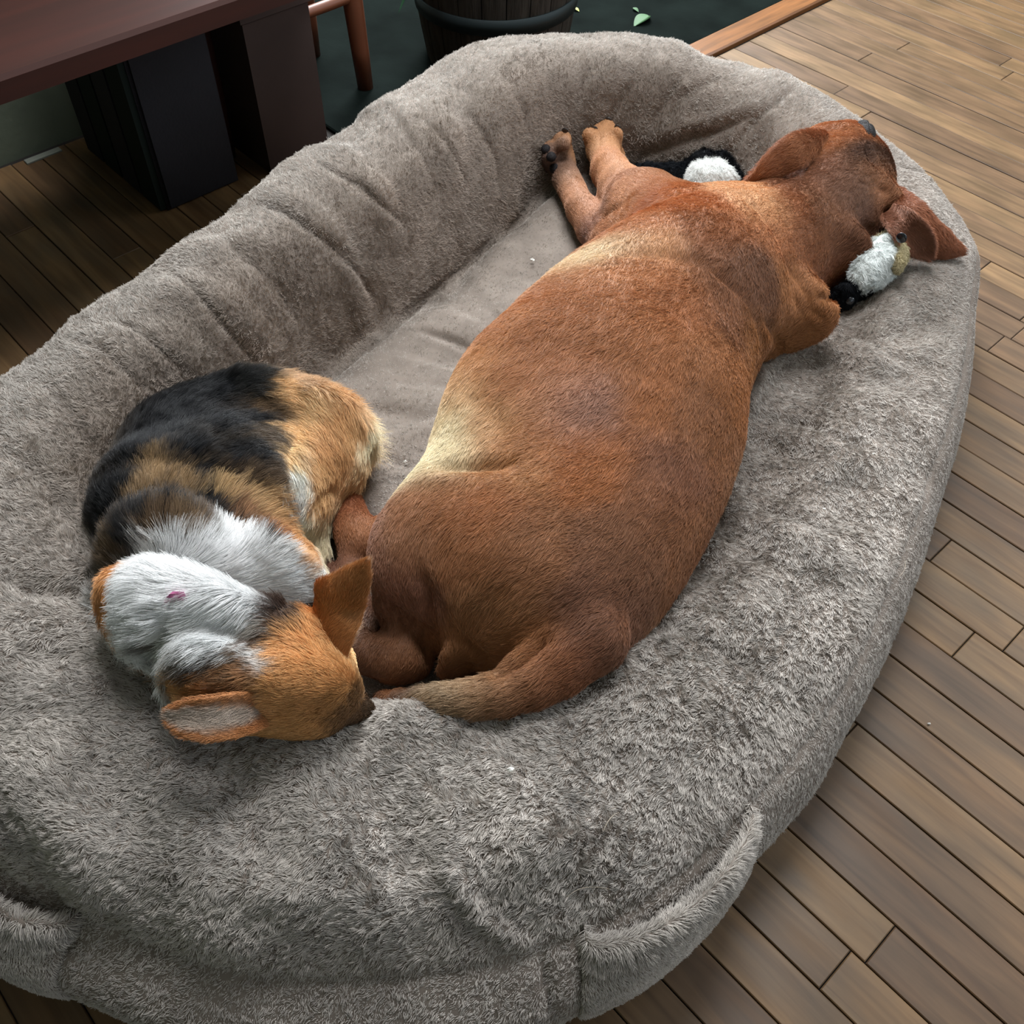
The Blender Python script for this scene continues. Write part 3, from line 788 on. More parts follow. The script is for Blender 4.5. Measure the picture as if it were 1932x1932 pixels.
def sdf_mesh(prims, h, smooth=1, bedclip=None):
    lo = np.full(3, 1e9); hi = np.full(3, -1e9); bb = []
    for p in prims:
        if p[0] == 'e':
            ext = np.sqrt(((p[2] * p[3][:, None]) ** 2).sum(0)); a, b = p[1] - ext, p[1] + ext
        else:
            a = np.minimum(p[1] - p[3], p[2] - p[4]); b = np.maximum(p[1] + p[3], p[2] + p[4])
        bb.append((a, b)); lo = np.minimum(lo, a); hi = np.maximum(hi, b)
    lo = lo - 0.02; n = np.ceil((hi + 0.02 - lo) / h).astype(int) + 1
    D = np.full(n, 0.05, dtype=np.float32)
    for p, (a, b) in zip(prims, bb):
        k = p[-1]; mg = 0.02 + k
        i0 = np.maximum(((a - mg - lo) / h).astype(int), 0); i1 = np.minimum(((b + mg - lo) / h).astype(int) + 2, n)
        X, Y, Z = np.meshgrid(*[np.arange(i0[c], i1[c]) * h + lo[c] for c in range(3)], indexing='ij')
        Q = np.stack([X, Y, Z], -1) - p[1]
        if p[0] == 'e':
            L = Q @ p[2].T; r = p[3]
            k0 = np.sqrt(((L / r) ** 2).sum(-1)); k1 = np.sqrt(((L / r ** 2) ** 2).sum(-1)) + 1e-9
            d = k0 * (k0 - 1) / k1
        else:
            ba = p[2] - p[1]; t = np.clip((Q @ ba) / max(ba @ ba, 1e-12), 0, 1)
            d = np.sqrt(((Q - t[..., None] * ba) ** 2).sum(-1)) - (p[3] + (p[4] - p[3]) * t)
        sl = tuple(slice(i0[c], i1[c]) for c in range(3)); o = D[sl]
        hh = np.clip(0.5 + 0.5 * (o - d) / max(k, 1e-6), 0, 1)
        D[sl] = o * (1 - hh) + d * hh - k * hh * (1 - hh)
    # surface nets
    ins = D < 0
    c = [ins[i:n[0] - 1 + i, j:n[1] - 1 + j, l:n[2] - 1 + l] for i in (0, 1) for j in (0, 1) for l in (0, 1)]
    s = sum(x.astype(np.int8) for x in c); act = (s > 0) & (s < 8)
    idx = np.full(act.shape, -1, dtype=np.int64); cell = np.argwhere(act); idx[act] = np.arange(len(cell))
    acc = np.zeros((len(cell), 3)); cnt = np.zeros(len(cell))
    offs = [(i, j, l) for i in (0, 1) for j in (0, 1) for l in (0, 1)]
    val = {o: D[cell[:, 0] + o[0], cell[:, 1] + o[1], cell[:, 2] + o[2]] for o in offs}
    for o in offs:
        for ax in range(3):
            if o[ax] == 0:
                o2 = list(o); o2[ax] = 1; o2 = tuple(o2); v0, v1 = val[o], val[o2]; m = (v0 < 0) != (v1 < 0)
                t = np.where(m, v0 / np.where(m, v0 - v1, 1), 0)
                pt = np.tile(np.array(o, float), (len(cell), 1)); pt[:, ax] += t
                acc[m] += pt[m]; cnt[m] += 1
    V = lo + (cell + acc / cnt[:, None]) * h
    Fs = []
    for ax in range(3):
        a1, a2 = (ax + 1) % 3, (ax + 2) % 3
        sl0 = [slice(1, -1)] * 3; sl1 = [slice(1, -1)] * 3
        sl0[ax] = slice(0, n[ax] - 1); sl1[ax] = slice(1, n[ax])
        A_, B_ = ins[tuple(sl0)], ins[tuple(sl1)]
        for flip, M in ((False, A_ & ~B_), (True, ~A_ & B_)):
            e = np.argwhere(M)
            if len(e) == 0: continue
            e[:, a1] += 1; e[:, a2] += 1
            q = []
            for d1, d2 in ((-1, -1), (0, -1), (0, 0), (-1, 0)):
                t = e.copy(); t[:, a1] += d1; t[:, a2] += d2; q.append(idx[t[:, 0], t[:, 1], t[:, 2]])
            q = np.stack(q, 1)
            Fs.append(q[:, ::-1] if flip else q)
    F = np.concatenate(Fs)
    for _ in range(smooth):
        A_ = np.zeros_like(V); W_ = np.zeros(len(V))
        for a, b in ((0, 1), (1, 2), (2, 3), (3, 0)):
            for x, y in ((a, b), (b, a)):
                for cc in range(3): A_[:, cc] += np.bincount(F[:, x], V[F[:, y], cc], len(V))
                W_ += np.bincount(F[:, x], minlength=len(V))
        V = 0.4 * V + 0.6 * A_ / W_[:, None]
    N = vnormals(V, F)
    if N[np.argmax(V[:, 2]), 2] < 0: F = F[:, ::-1].copy(); N = -N
    return V, F, N
def blend(V, surf, ctl, sig=0.035, power=None):
    """control values at photo points -> per vertex (3D distance weights); ctl rows: x, y, v..."""
    out = np.zeros((len(V), 3)); w = np.full(len(V), 1e-12)
    for x, y, *v in ctl:
        h = surf.hit(x, y)
        if len(v) == 2: v = unit(P(x + v[0], y + v[1], h[2]) - P(x, y, h[2]))
        d2 = ((V - h) ** 2).sum(1)
        k = np.exp(-d2 / (2 * sig * sig)) + 1e-6 / (d2 + 1e-4) if power is None else 1 / (d2 + 1e-5) ** power
        out += k[:, None] * np.array(v); w += k
    return out / w[:, None]
def lin(r, g, b):
    return tuple(((c / 255 + 0.055) / 1.055) ** 2.4 if c > 10 else c / 3294 for c in (r, g, b))
def colctl(L):
    return [(x, y, *lin(*c)) for x, y, c in L]

m_coat = mat('dog_hair', attr='fcol', rough=0.45, spec=0.22)
m_skin = mat('dog_skin_under_hair', attr='fcol', rough=0.6, spec=0.25, bump=0.35, bump_scale=260)
m_nose = mat('moist_dark_nose', (0.014, 0.012, 0.013), 0.5, 0.12, bump=0.5, bump_scale=700)
m_claw = mat('dark_claw', (0.03, 0.022, 0.018), 0.35)
def blob(name, prim, m, parent, nu=20, nv=12, dent=None):
    c, A, r = prim[1], prim[2], prim[3]; V = []; F = []
    for i in range(nv + 1):
        b = -math.pi / 2 + math.pi * i / nv
        for j in range(nu):
            a = 2 * math.pi * j / nu
            v = np.array([math.cos(b) * math.cos(a), math.cos(b) * math.sin(a), math.sin(b)])
            if dent: v = v * dent(a, b)
            V.append(c + (v * r) @ A)
    for i in range(nv):
        for j in range(nu): F.append((i * nu + j, i * nu + (j + 1) % nu, (i + 1) * nu + (j + 1) % nu, (i + 1) * nu + j))
    o = mesh_obj(name, V, F, m)
    return adopt(o, parent) if parent else o
def flap(cl, wid, nrm, thick, cup, n=26, m=15):
    """thin curved flap (an ear): centre line points, half-widths, facing normals (world); closed skin with two sides"""
    cl = [np.array(c, float) for c in cl]; nrm = [unit(np.array(q, float)) for q in nrm]; K = len(cl) - 1
    V = []; 
    def it(L, u):
        j = min(int(u), K - 1); t = u - j
        return catmull((L[max(j - 1, 0)], L[j], L[j + 1], L[min(j + 2, K)]), t)
    rows = []
    for i in range(n):
        u = i / (n - 1) * K
        c = it(cl, u); c2 = it(cl, min(u + .01, K)); c0 = it(cl, max(u - .01, 0)); d = unit(c2 - c0)
        N_ = unit(it(nrm, u)); s = unit(np.cross(d, N_)); N_ = unit(np.cross(s, d)); w = float(it([np.array([q]) for q in wid], u)[0])
        fr = []; bk = []
        for k in range(m):
            a = -1 + 2 * k / (m - 1); e = math.sqrt(max(0, 1 - a * a)) ** 0.5
            base = c + s * (a * w) + N_ * (cup * w * (a * a - 0.4))
            fr.append(base + N_ * thick * e); bk.append(base - N_ * thick * e)
        rows.append(fr + bk[::-1])
    V = np.array(rows); nv = V.shape[1]; V = V.reshape(-1, 3)
    F = []
    for i in range(n - 1):
        for k in range(nv): F.append((i * nv + k, i * nv + (k + 1) % nv, (i + 1) * nv + (k + 1) % nv, (i + 1) * nv + k))
    F = np.array(F)
    Nn = vnormals(V, F)
    mid = (n // 2) * nv + m // 2
    c = it(nrm, K / 2)
    if Nn[mid] @ c < 0: F = F[:, ::-1].copy(); Nn = -Nn
    return V, F, Nn, nv, m

# ================================================================== the big brown dog
BIG = []
BIG += sweep([(1000, 1135, 140, 205, .105, -55, 0), (1040, 1010, 150, 252, .112, -66, .005), (1084, 890, 150, 274, .118, -71, .01), (1124, 777, 150, 270, .124, -69, .012), (1192, 664, 150, 222, .124, -61, .012), (1266, 582, 136, 188, .122, -55, .01), (1334, 524, 112, 174, .118, -50, 0), (1388, 490, 100, 150, .108, -36, 0), (1456, 476, 95, 122, .098, -30, 0), (1528, 425, 90, 128, .090, -45, 0)], 60, k=.014)
BIG += [E(866, 1052, 172, 166, .100, -15, .0, k=.05), E(985, 1085, 180, 150, .108, -55, .0, k=.04), E(1035, 1165, 138, 126, .095, -45, 0, k=.04), E(930, 1180, 112, 88, .085, 0, .012, k=.02), E(900, 1234, 88, 46, .05, -20, .035, k=.010),
        E(1572, 362, 108, 106, .075, -60, 0, k=.015), E(1590, 290, 46, 58, .052, -60, .012, k=.02), E(1556, 292, 56, 52, .05, 0, .0, k=.02), E(1606, 336, 42, 46, .055, -60, .005, k=.02), E(1650, 385, 40, 58, .045, -60, .0, k=.02),
        E(1516, 590, 58, 64, .052, -60, 0, k=.035), E(1462, 630, 44, 58, .055, 50, 0, k=.03), E(1590, 490, 56, 58, .06, -60, 0, k=.03), E(1648, 322, 18, 28, .022, 60, .02, k=.008), E(1666, 370, 17, 26, .020, 60, .012, k=.008)]
BIG += limb([(1592, 275, 44, .012), (1600, 264, 33, .012), (1610, 260, 24, .012)], .01)
# front legs
BIG += limb([(1180, 470, 60, .03), (1128, 432, 38, .01), (1098, 396, 29, .008), (1070, 340, 25, .004), (1056, 300, 27, .004), (1052, 272, 25, .006)], .008)
BIG += limb([(1052, 270, 17, .022), (1050, 250, 11, .026)], .004) + limb([(1062, 272, 15, .012), (1066, 256, 11, .016)], .004) + limb([(1040, 285, 14, .024), (1030, 272, 10, .028)], .004) + limb([(1040, 308, 20, .004), (1034, 296, 14, .004)], .005)
BIG += limb([(1270, 470, 120, .03), (1215, 400, 78, .03), (1175, 358, 44, .03), (1150, 322, 33, .028), (1138, 285, 29, .028), (1140, 262, 30, .026)], .012)
BIG += limb([(1122, 272, 17, .03), (1112, 256, 14, .032)], .004) + limb([(1142, 262, 17, .04), (1145, 238, 15, .042)], .004) + limb([(1160, 270, 14, .026), (1164, 252, 12, .028)], .004) + limb([(1166, 290, 14, .012), (1168, 310, 14, .008)], .004)
# hind legs
BIG += limb([(760, 1080, 60, .03), (752, 1135, 46, .03), (762, 1180, 42, .03), (765, 1228, 50, .035), (745, 1242, 48, .03), (700, 1235, 40, .02), (668, 1212, 30, .02), (650, 1200, 20, .018)], .008)
BIG += [E(782, 1250, 30, 36, .028, 0, .012, k=.014)]
BIG += limb([(760, 1010, 60, .0), (690, 1025, 36, .006), (668, 1000, 36, .006), (656, 948, 29, .006)], .008)
BIG += limb([(668, 1000, 36, .006), (664, 1075, 25, .004), (680, 1150, 26, .004), (700, 1200, 28, .004)], .006)
BIG += limb([(648, 1120, 20, .004), (628, 1085, 17, .004), (618, 1060, 12, .004)], .006)
# tail
BIG += limb([(1110, 1200, 78, .0), (1052, 1246, 66, .0), (1000, 1282, 56, .0), (948, 1308, 44, .0), (890, 1320, 36, .0), (840, 1321, 31, .0), (795, 1323, 26, -.004), (755, 1323, 22, -.006), (715, 1318, 16, -.008)], .008)
V, F, N = sdf_mesh(BIG, 0.0045, 5)
sf = Surf(V, F)
FOLDS = [
 ([(820, 882), (870, 880), (930, 878), (985, 868)], 11, 10), ([(780, 900), (840, 893), (930, 886)], -3, 16),
 ([(700, 1110), (740, 1150), (790, 1185), (808, 1230), (815, 1275)], 9, 8), ([(788, 1075), (800, 1120), (812, 1190), (822, 1240)], 9, 9),
 ([(705, 1180), (735, 1200), (765, 1195)], 5, 6), ([(712, 1165), (730, 1185)], 5, 5),
 ([(855, 1190), (900, 1225), (930, 1255), (945, 1275)], 6, 8), ([(925, 1275), (975, 1246), (1016, 1212), (1040, 1195)], 16, 9),
 ([(780, 1060), (820, 1120), (850, 1190)], 3, 12), ([(960, 1100), (900, 1160), (880, 1200)], 2.5, 14),
 ([(1120, 470), (1170, 478), (1260, 480), (1330, 495), (1390, 540)], 4, 12), ([(1340, 510), (1370, 530), (1400, 560)], 4, 6),
 ([(1390, 370), (1430, 395), (1465, 440), (1490, 500), (1500, 560), (1530, 600), (1545, 640)], 5, 9),
 ([(1480, 480), (1510, 530), (1530, 580), (1560, 600)], 5, 7), ([(1440, 600), (1470, 640), (1480, 690)], 5, 8), ([(1408, 560), (1430, 610), (1440, 670)], 3, 9),
 ([(1540, 560), (1570, 560), (1610, 525)], 9, 8), ([(1500, 530), (1530, 590), (1545, 630)], -3, 9),
 ([(1400, 352), (1450, 350), (1500, 330), (1540, 300)], 5, 6), ([(1530, 245), (1540, 270), (1535, 300)], 3, 7),
 ([(1640, 270), (1648, 300), (1662, 318)], 8, 9), ([(1655, 350), (1668, 360), (1680, 358)], 4, 6), ([(1668, 395), (1680, 410), (1700, 400)], 8, 8), ([(1620, 420), (1660, 440), (1690, 420)], 5, 9),
 ([(1110, 400), (1118, 425), (1112, 450)], 3, 6), ([(1105, 440), (1150, 400), (1200, 370)], 3, 8), ([(1200, 400), (1270, 372), (1330, 350)], 3, 10),
 ([(1133, 276), (1130, 250)], 3.5, 3), ([(1153, 275), (1156, 248)], 3.5, 3), ([(1058, 262), (1058, 246)], 2.5, 3),
 ([(930, 760), (950, 820), (960, 860)], 3, 14), ([(1000, 1000), (1100, 960), (1180, 900)], 2, 30), ([(1040, 740), (1090, 760), (1120, 760)], -2.5, 26),
]
V = carve(V, N, sf, FOLDS)
V = V + N * (noise(V, 0.05, 4) * 0.0014 + noise(V, 0.02, 5) * 0.0006)[:, None]
N = vnormals(V, F); sf = Surf(V, F)
BR = (168, 100, 58); BRD = (122, 74, 50); TAN = (206, 150, 100); PALE = (232, 196, 152); RED = (178, 98, 50); MUZ = (96, 66, 54)
cc = [(1050, 700, BR), (1200, 620, BR), (1120, 860, (172, 100, 56)), (1230, 760, (165, 97, 55)), (1320, 800, (150, 92, 58)), (1250, 950, (150, 92, 60)), (1180, 1050, (146, 92, 62)), (1120, 1180, BRD), (980, 1050, (160, 100, 64)),
      (850, 1000, (166, 106, 70)), (770, 1000, (164, 108, 76)), (900, 960, (176, 104, 60)), (820, 930, (170, 104, 62)), (940, 1180, (158, 104, 68)), (890, 1240, (160, 104, 66)), (1050, 1250, (140, 78, 48)), (960, 1330, (128, 74, 46)),
      (835, 800, PALE), (850, 860, PALE), (830, 840, (238, 208, 168)), (870, 740, (214, 160, 112)), (930, 800, (208, 150, 102)), (1000, 750, (190, 124, 80)), (910, 690, (196, 128, 80)), (980, 600, (184, 114, 66)),
      (1120, 478, (236, 198, 160)), (1150, 466, (228, 184, 144)), (1185, 458, (216, 164, 118)), (1230, 462, (196, 132, 84)), (1108, 490, PALE), (1130, 510, (190, 120, 76)), (1200, 500, (176, 104, 60)), (1070, 540, (180, 110, 66)), (1160, 550, BR), (1260, 500, BR), (1050, 570, BR), (1092, 528, BR), (1140, 515, (176, 108, 62)), (1190, 496, (180, 108, 62)), (1010, 625, BR), (970, 700, (178, 110, 66)), (1000, 820, (174, 106, 62)), (950, 868, (186, 124, 78)), (1080, 505, (190, 122, 78)), (1150, 435, (186, 116, 76)), (1210, 430, (184, 112, 70)), (1150, 420, (190, 120, 80)), (1250, 380, RED), (1190, 380, (180, 108, 62)), (1330, 380, RED),
      (1340, 440, (146, 82, 46)), (1400, 500, (118, 72, 48)), (1440, 560, (116, 70, 46)), (1360, 420, (150, 84, 46)), (1370, 580, (130, 76, 46)), (1430, 640, (150, 90, 50)), (1380, 700, (158, 94, 54)), (1480, 680, (160, 98, 56)), (1300, 560, (160, 92, 52)),
      (1410, 365, (226, 166, 122)), (1445, 390, (206, 140, 92)), (1470, 430, (170, 100, 60)), (1510, 400, (150, 84, 48)), (1530, 470, (140, 80, 48)), (1510, 560, (160, 98, 58)), (1550, 590, (168, 102, 58)), (1590, 520, (140, 76, 44)),
      (1550, 330, (132, 76, 48)), (1590, 350, (112, 70, 48)), (1630, 380, (112, 74, 56)), (1570, 400, (124, 74, 46)), (1600, 440, (122, 72, 46)), (1550, 440, (132, 78, 48)), (1560, 260, (168, 98, 56)), (1600, 235, (172, 100, 58)), (1520, 245, (224, 160, 120)), (1640, 300, (70, 44, 34)), (1670, 330, (160, 100, 64)), (1680, 365, (176, 112, 76)), (1650, 440, (120, 72, 50)),
      (1080, 360, (172, 112, 78)), (1098, 400, (176, 112, 76)), (1050, 260, (176, 120, 84)), (1035, 300, (92, 68, 62)), (1060, 320, (160, 108, 78)), (1042, 325, (100, 72, 62)), (1112, 422, (120, 76, 64)), (1122, 400, (176, 112, 76)), (1160, 400, (184, 116, 74)), (1130, 425, (190, 122, 84)), (1200, 420, (180, 110, 66)), (1140, 240, (196, 132, 88)), (1115, 256, (190, 128, 86)), (1140, 300, (180, 112, 70)), (1170, 300, (176, 112, 70)),
      (760, 1140, (116, 70, 52)), (740, 1120, (130, 82, 60)), (770, 1230, (150, 98, 66)), (720, 1230, (118, 72, 46)), (790, 1270, (150, 90, 56)), (700, 1210, (96, 58, 38)), (655, 950, (158, 88, 56)), (668, 1000, (168, 104, 66)), (665, 1070, (140, 86, 60)), (625, 1085, (120, 80, 66)),
      (860, 1300, (244, 206, 158)), (835, 1303, (248, 218, 176)), (900, 1292, (176, 116, 74)), (950, 1272, (164, 104, 64)), (880, 1305, (200, 150, 104)), (900, 1312, (150, 96, 62)), (930, 1330, (124, 74, 46)), (860, 1318, (150, 100, 68)), (1000, 1320, (128, 74, 46)), (1000, 1235, (184, 116, 72)), (880, 1335, (120, 74, 48)), (840, 1336, (110, 66, 44)), (780, 1325, (84, 50, 34)), (800, 1310, (110, 66, 44)), (815, 1330, (100, 60, 40)), (920, 1300, (160, 102, 64)), (870, 1330, (124, 76, 48)), (1050, 740, (182, 122, 92)), (1100, 770, (160, 108, 86)), (1340, 500, (134, 80, 50)),  # tail tip points darkened: deep shade is put into the coat colour
      (700, 1060, (150, 98, 74)), (1270, 880, (140, 86, 60)), (1310, 1040, (150, 92, 58)), (1150, 1130, (134, 84, 60))]
bcol = np.minimum(blend(V + nvec(V, 0.012, 5) * 0.004, sf, colctl(cc), sig=0.023) * np.array([0.87, 1.04, 1.14]), 0.85)
bcol *= (1 + 0.05 * noise(V, 0.03, 8) + 0.05 * noise(V, 0.008, 9))[:, None]
bcomb = blend(V, sf, [(1300, 430, -30, 60), (1250, 560, -50, 60), (1100, 700, -60, 50), (1050, 850, -60, 40), (1200, 900, -60, 50), (1000, 1000, -60, 30), (850, 1000, -60, 30), (780, 1040, -40, 60), (900, 1100, -40, 60), (1100, 1100, -70, 40), (1200, 1000, -60, 60),
      (850, 820, -30, 30), (980, 600, -50, 40), (1140, 430, -60, -30), (1080, 350, -20, -60), (1145, 300, -10, -60), (1400, 400, -40, 40), (1500, 400, -60, 30), (1500, 560, -10, 60), (1560, 320, -50, 20), (1600, 250, -50, 10), (1620, 400, -20, 60), (1380, 700, -40, 60), (1320, 800, -40, 70), (1300, 1000, -50, 70),
      (760, 1140, 40, 50), (770, 1220, 20, 60), (700, 1230, -60, 0), (660, 980, 0, 60), (1050, 1250, -60, 50), (950, 1300, -70, 20), (860, 1315, -70, 0), (1440, 620, 10, 60)], sig=0.05)
bdog = mesh_obj('dog', V, F, m_skin, None, True, colors=bcol * 0.8)
tag(bdog, 'big smooth-coated red-brown dog stretched out asleep on the bed', 'dog')
blen = 0.0075 + 0.002 * noise(V, 0.06, 3)
leg = blend(V, sf, [(1080, 340, 1, 0, 0), (1145, 290, 1, 0, 0), (1050, 260, 1, 0, 0), (660, 1000, 1, 0, 0), (760, 1220, 1, 0, 0), (1100, 800, 0, 0, 0), (900, 1000, 0, 0, 0), (1300, 500, 0, 0, 0), (1550, 400, 0.3, 0, 0), (900, 1320, -.8, 0, 0), (1000, 1270, -.4, 0, 0)], sig=.05)[:, 0]
blen = blen * (1 - 0.5 * np.clip(leg, -1, 1))
seen = np.clip((N @ np.array([0, -0.45, 0.9])) + 0.45, 0.05, 1)
make_fur('coat', bdog, V, F, N, int(260000 * FURQ), blen, bcomb, bcol, m_coat, dens=seen, lift=0.16, rad=0.00024, wave=0.28, wscale=0.010, jitter=0.2, npts=3, cvar=0.12, curl=0.12, seed=11)
blob('nose', E(1632, 252, 26, 17, .017, 60, z=sf.hit(1612, 262)[2] - .016), m_nose, bdog, dent=lambda a, b: 1 - 0.12 * (math.cos(3 * a) > 0.6))
for x, y in ((1112, 247), (1122, 243), (1148, 226), (1165, 240), (1049, 240), (1066, 246), (1029, 263)):
    blob('claw', E(x, y, 4.5, 6.5, .005, -70, z=sf.hit(x + 1, y + 9)[2] - .001), m_claw, bdog, 8, 6)
for x, y in ((1040, 296), (1030, 282), (1046, 318)):
    h = sf.hit(x, y); blob('paw_pad', E(x, y, 10, 9, .008, 0, z=h[2]), m_nose, bdog, 10, 6)

def ear_from(pts, wid, nr, thick, cup, parent, colf, colb, name='ear', lab=None, hair=9000, hl=.007, seed=21, inner_hair=None, rim=2.0):
    V, F, N, nv, m = flap(pts, wid, nr, thick, cup)
    k = np.arange(len(V)) % nv; front = k < m
    ak = np.abs(-1 + 2 * k / (m - 1)); ri = np.arange(len(V)) // nv; rr_ = rim if rim > 1 else rim * np.sin(np.clip(ri / 25, 0, 1) * math.pi) ** 0.35
    fw = np.where(front, np.clip((rr_ - ak) / 0.3 + 0.5 + 0.5 * noise(V, .006, 4), 0, 1), 0)[:, None]; front = fw[:, 0] > 0.5
    c = fw * np.array(colf) + (1 - fw) * np.array(colb) * (1 + .12 * noise(V, .02, 3))[:, None]
    o = mesh_obj(name, V, F, m_skin, None, True, colors=c * 0.85); adopt(o, parent)
    if lab: o['label'] = lab
    d = unit(pts[-1] - pts[0]); cb = np.tile(d, (len(V), 1))
    L = np.full(len(V), hl)
    if inner_hair is not None: L = np.where(front, inner_hair, hl)
    f = make_fur('ear_hair', o, V, F, N, int(hair * FURQ), L, cb, c, m_coat, lift=.15, rad=.00022, wave=.25, jitter=.2, npts=3, cvar=.12, curl=.1, seed=seed)
    return V, F, N, o
def pz(x, y, s, up): return s.hit(x, y) + np.array([0, 0, up])
UPN = unit(CO - P(1500, 350, .3))
# left ear: hangs from the side of the head onto the rim
ear_from([P(1562, 270, .300), P(1512, 280, .330), P(1470, 305, .316), P(1434, 333, .292), P(1404, 349, .262)],
         [.018, .025, .022, .013, .003], [UPN, UPN, UPN, UPN, UPN], .0045, -0.2, bdog, lin(156, 100, 66), lin(180, 124, 94), seed=31, hair=14000)
# right ear: folded back over the rim, tip pointing away
zz = lambda x, y, up: P(x, y, bedz(*P(x, y, .22)[:2]) + up)
ear_from([zz(1678, 398, .040), zz(1700, 418, .050), zz(1720, 440, .046), zz(1741, 464, .034), zz(1756, 485, .020)],
         [.012, .020, .022, .017, .005], [UPN] * 5, .0045, .5, bdog, lin(138, 92, 70), lin(170, 116, 88), seed=32)
ear_from([zz(1682, 362, .03), zz(1712, 400, .038), zz(1744, 440, .032), zz(1782, 464, .022), zz(1818, 474, .014)],
         [.014, .024, .026, .022, .004], [UPN] * 5, .004, -.35, bdog, lin(146, 92, 64), lin(170, 116, 88), name='ear_lobe', seed=33)

# ================================================================== the corgi
SM = []
SM += [E(606, 820, 82, 86, .078, 0, 0, k=.03), E(600, 872, 88, 88, .068, 60, 0, k=.03), E(520, 806, 110, 92, .080, 15, 0, k=.04), E(428, 838, 135, 112, .086, -15, 0, k=.045), E(345, 885, 122, 118, .086, -40, 0, k=.045),
       E(322, 965, 118, 122, .086, 0, 0, k=.045), E(325, 1060, 108, 104, .080, 0, -.012, k=.06), E(370, 1010, 120, 84, .088, 0, .002, k=.06), E(430, 950, 150, 130, .096, 0, .004, k=.05), E(500, 940, 105, 115, .082, 30, 0, k=.045),
       E(420, 1100, 172, 98, .084, -8, 0, k=.035), E(322, 1172, 138, 88, .07, 22, 0, k=.03), E(500, 1112, 100, 86, .085, -10, .005, k=.03), E(440, 1195, 118, 78, .076, 10, .01, k=.03),
       E(560, 1262, 112, 100, .066, 15, .012, k=.03), E(590, 1315, 90, 66, .052, -10, .01, k=.025), E(420, 1285, 100, 72, .058, 10, 0, k=.025), E(500, 1325, 106, 58, .055, 0, 0, k=.025), E(660, 850, 28, 54, .05, 70, 0, k=.02)]
SM += limb([(585, 880, 52, .015), (576, 960, 38, .02), (584, 1030, 26, .015), (592, 1075, 20, .01)], .012)
SM += limb([(636, 1308, 44, .010), (668, 1333, 26, .004), (697, 1347, 18, -.004)], .012)
SM += limb([(225, 1000, 30, .0), (205, 1080, 20, .0), (202, 1130, 19, .0), (218, 1150, 17, .0)], .008)
SM += limb([(540, 1060, 50, .0), (600, 1120, 30, .0), (640, 1150, 22, .0)], .01)
V, F, N = sdf_mesh(SM, 0.0042, 3); ss = Surf(V, F)
V = carve(V, N, ss, [([(560, 760), (535, 850), (550, 930), (575, 1000), (600, 1060)], 6, 12), ([(260, 900), (380, 930), (480, 960), (560, 1060)], 3, 20), ([(200, 1120), (300, 1010), (450, 1010), (590, 1080)], 3, 18),
     ([(300, 1230), (330, 1180), (340, 1150)], 9, 9), ([(320, 1270), (300, 1230), (290, 1190)], 6, 10), ([(310, 1240), (400, 1250), (480, 1240)], 5, 10), ([(520, 1160), (570, 1140), (610, 1120)], 5, 8), ([(380, 1320), (430, 1300), (490, 1310)], 3, 8), ([(500, 1200), (560, 1230), (620, 1290)], 1.5, 12), ([(655, 1190), (668, 1230), (690, 1290)], 3, 8),
     ([(640, 905), (600, 930), (585, 960)], 5, 8)])
V = V + N * (noise(V, 0.03, 4) * 0.0022)[:, None]
N = vnormals(V, F); ss = Surf(V, F)
BK = (17, 18, 21); BKB = (36, 32, 30); CR_ = (216, 178, 132); OR = (214, 162, 108); ORD = (176, 122, 76); WH = (236, 238, 238); BW = (104, 84, 64); GD = (176, 142, 100)
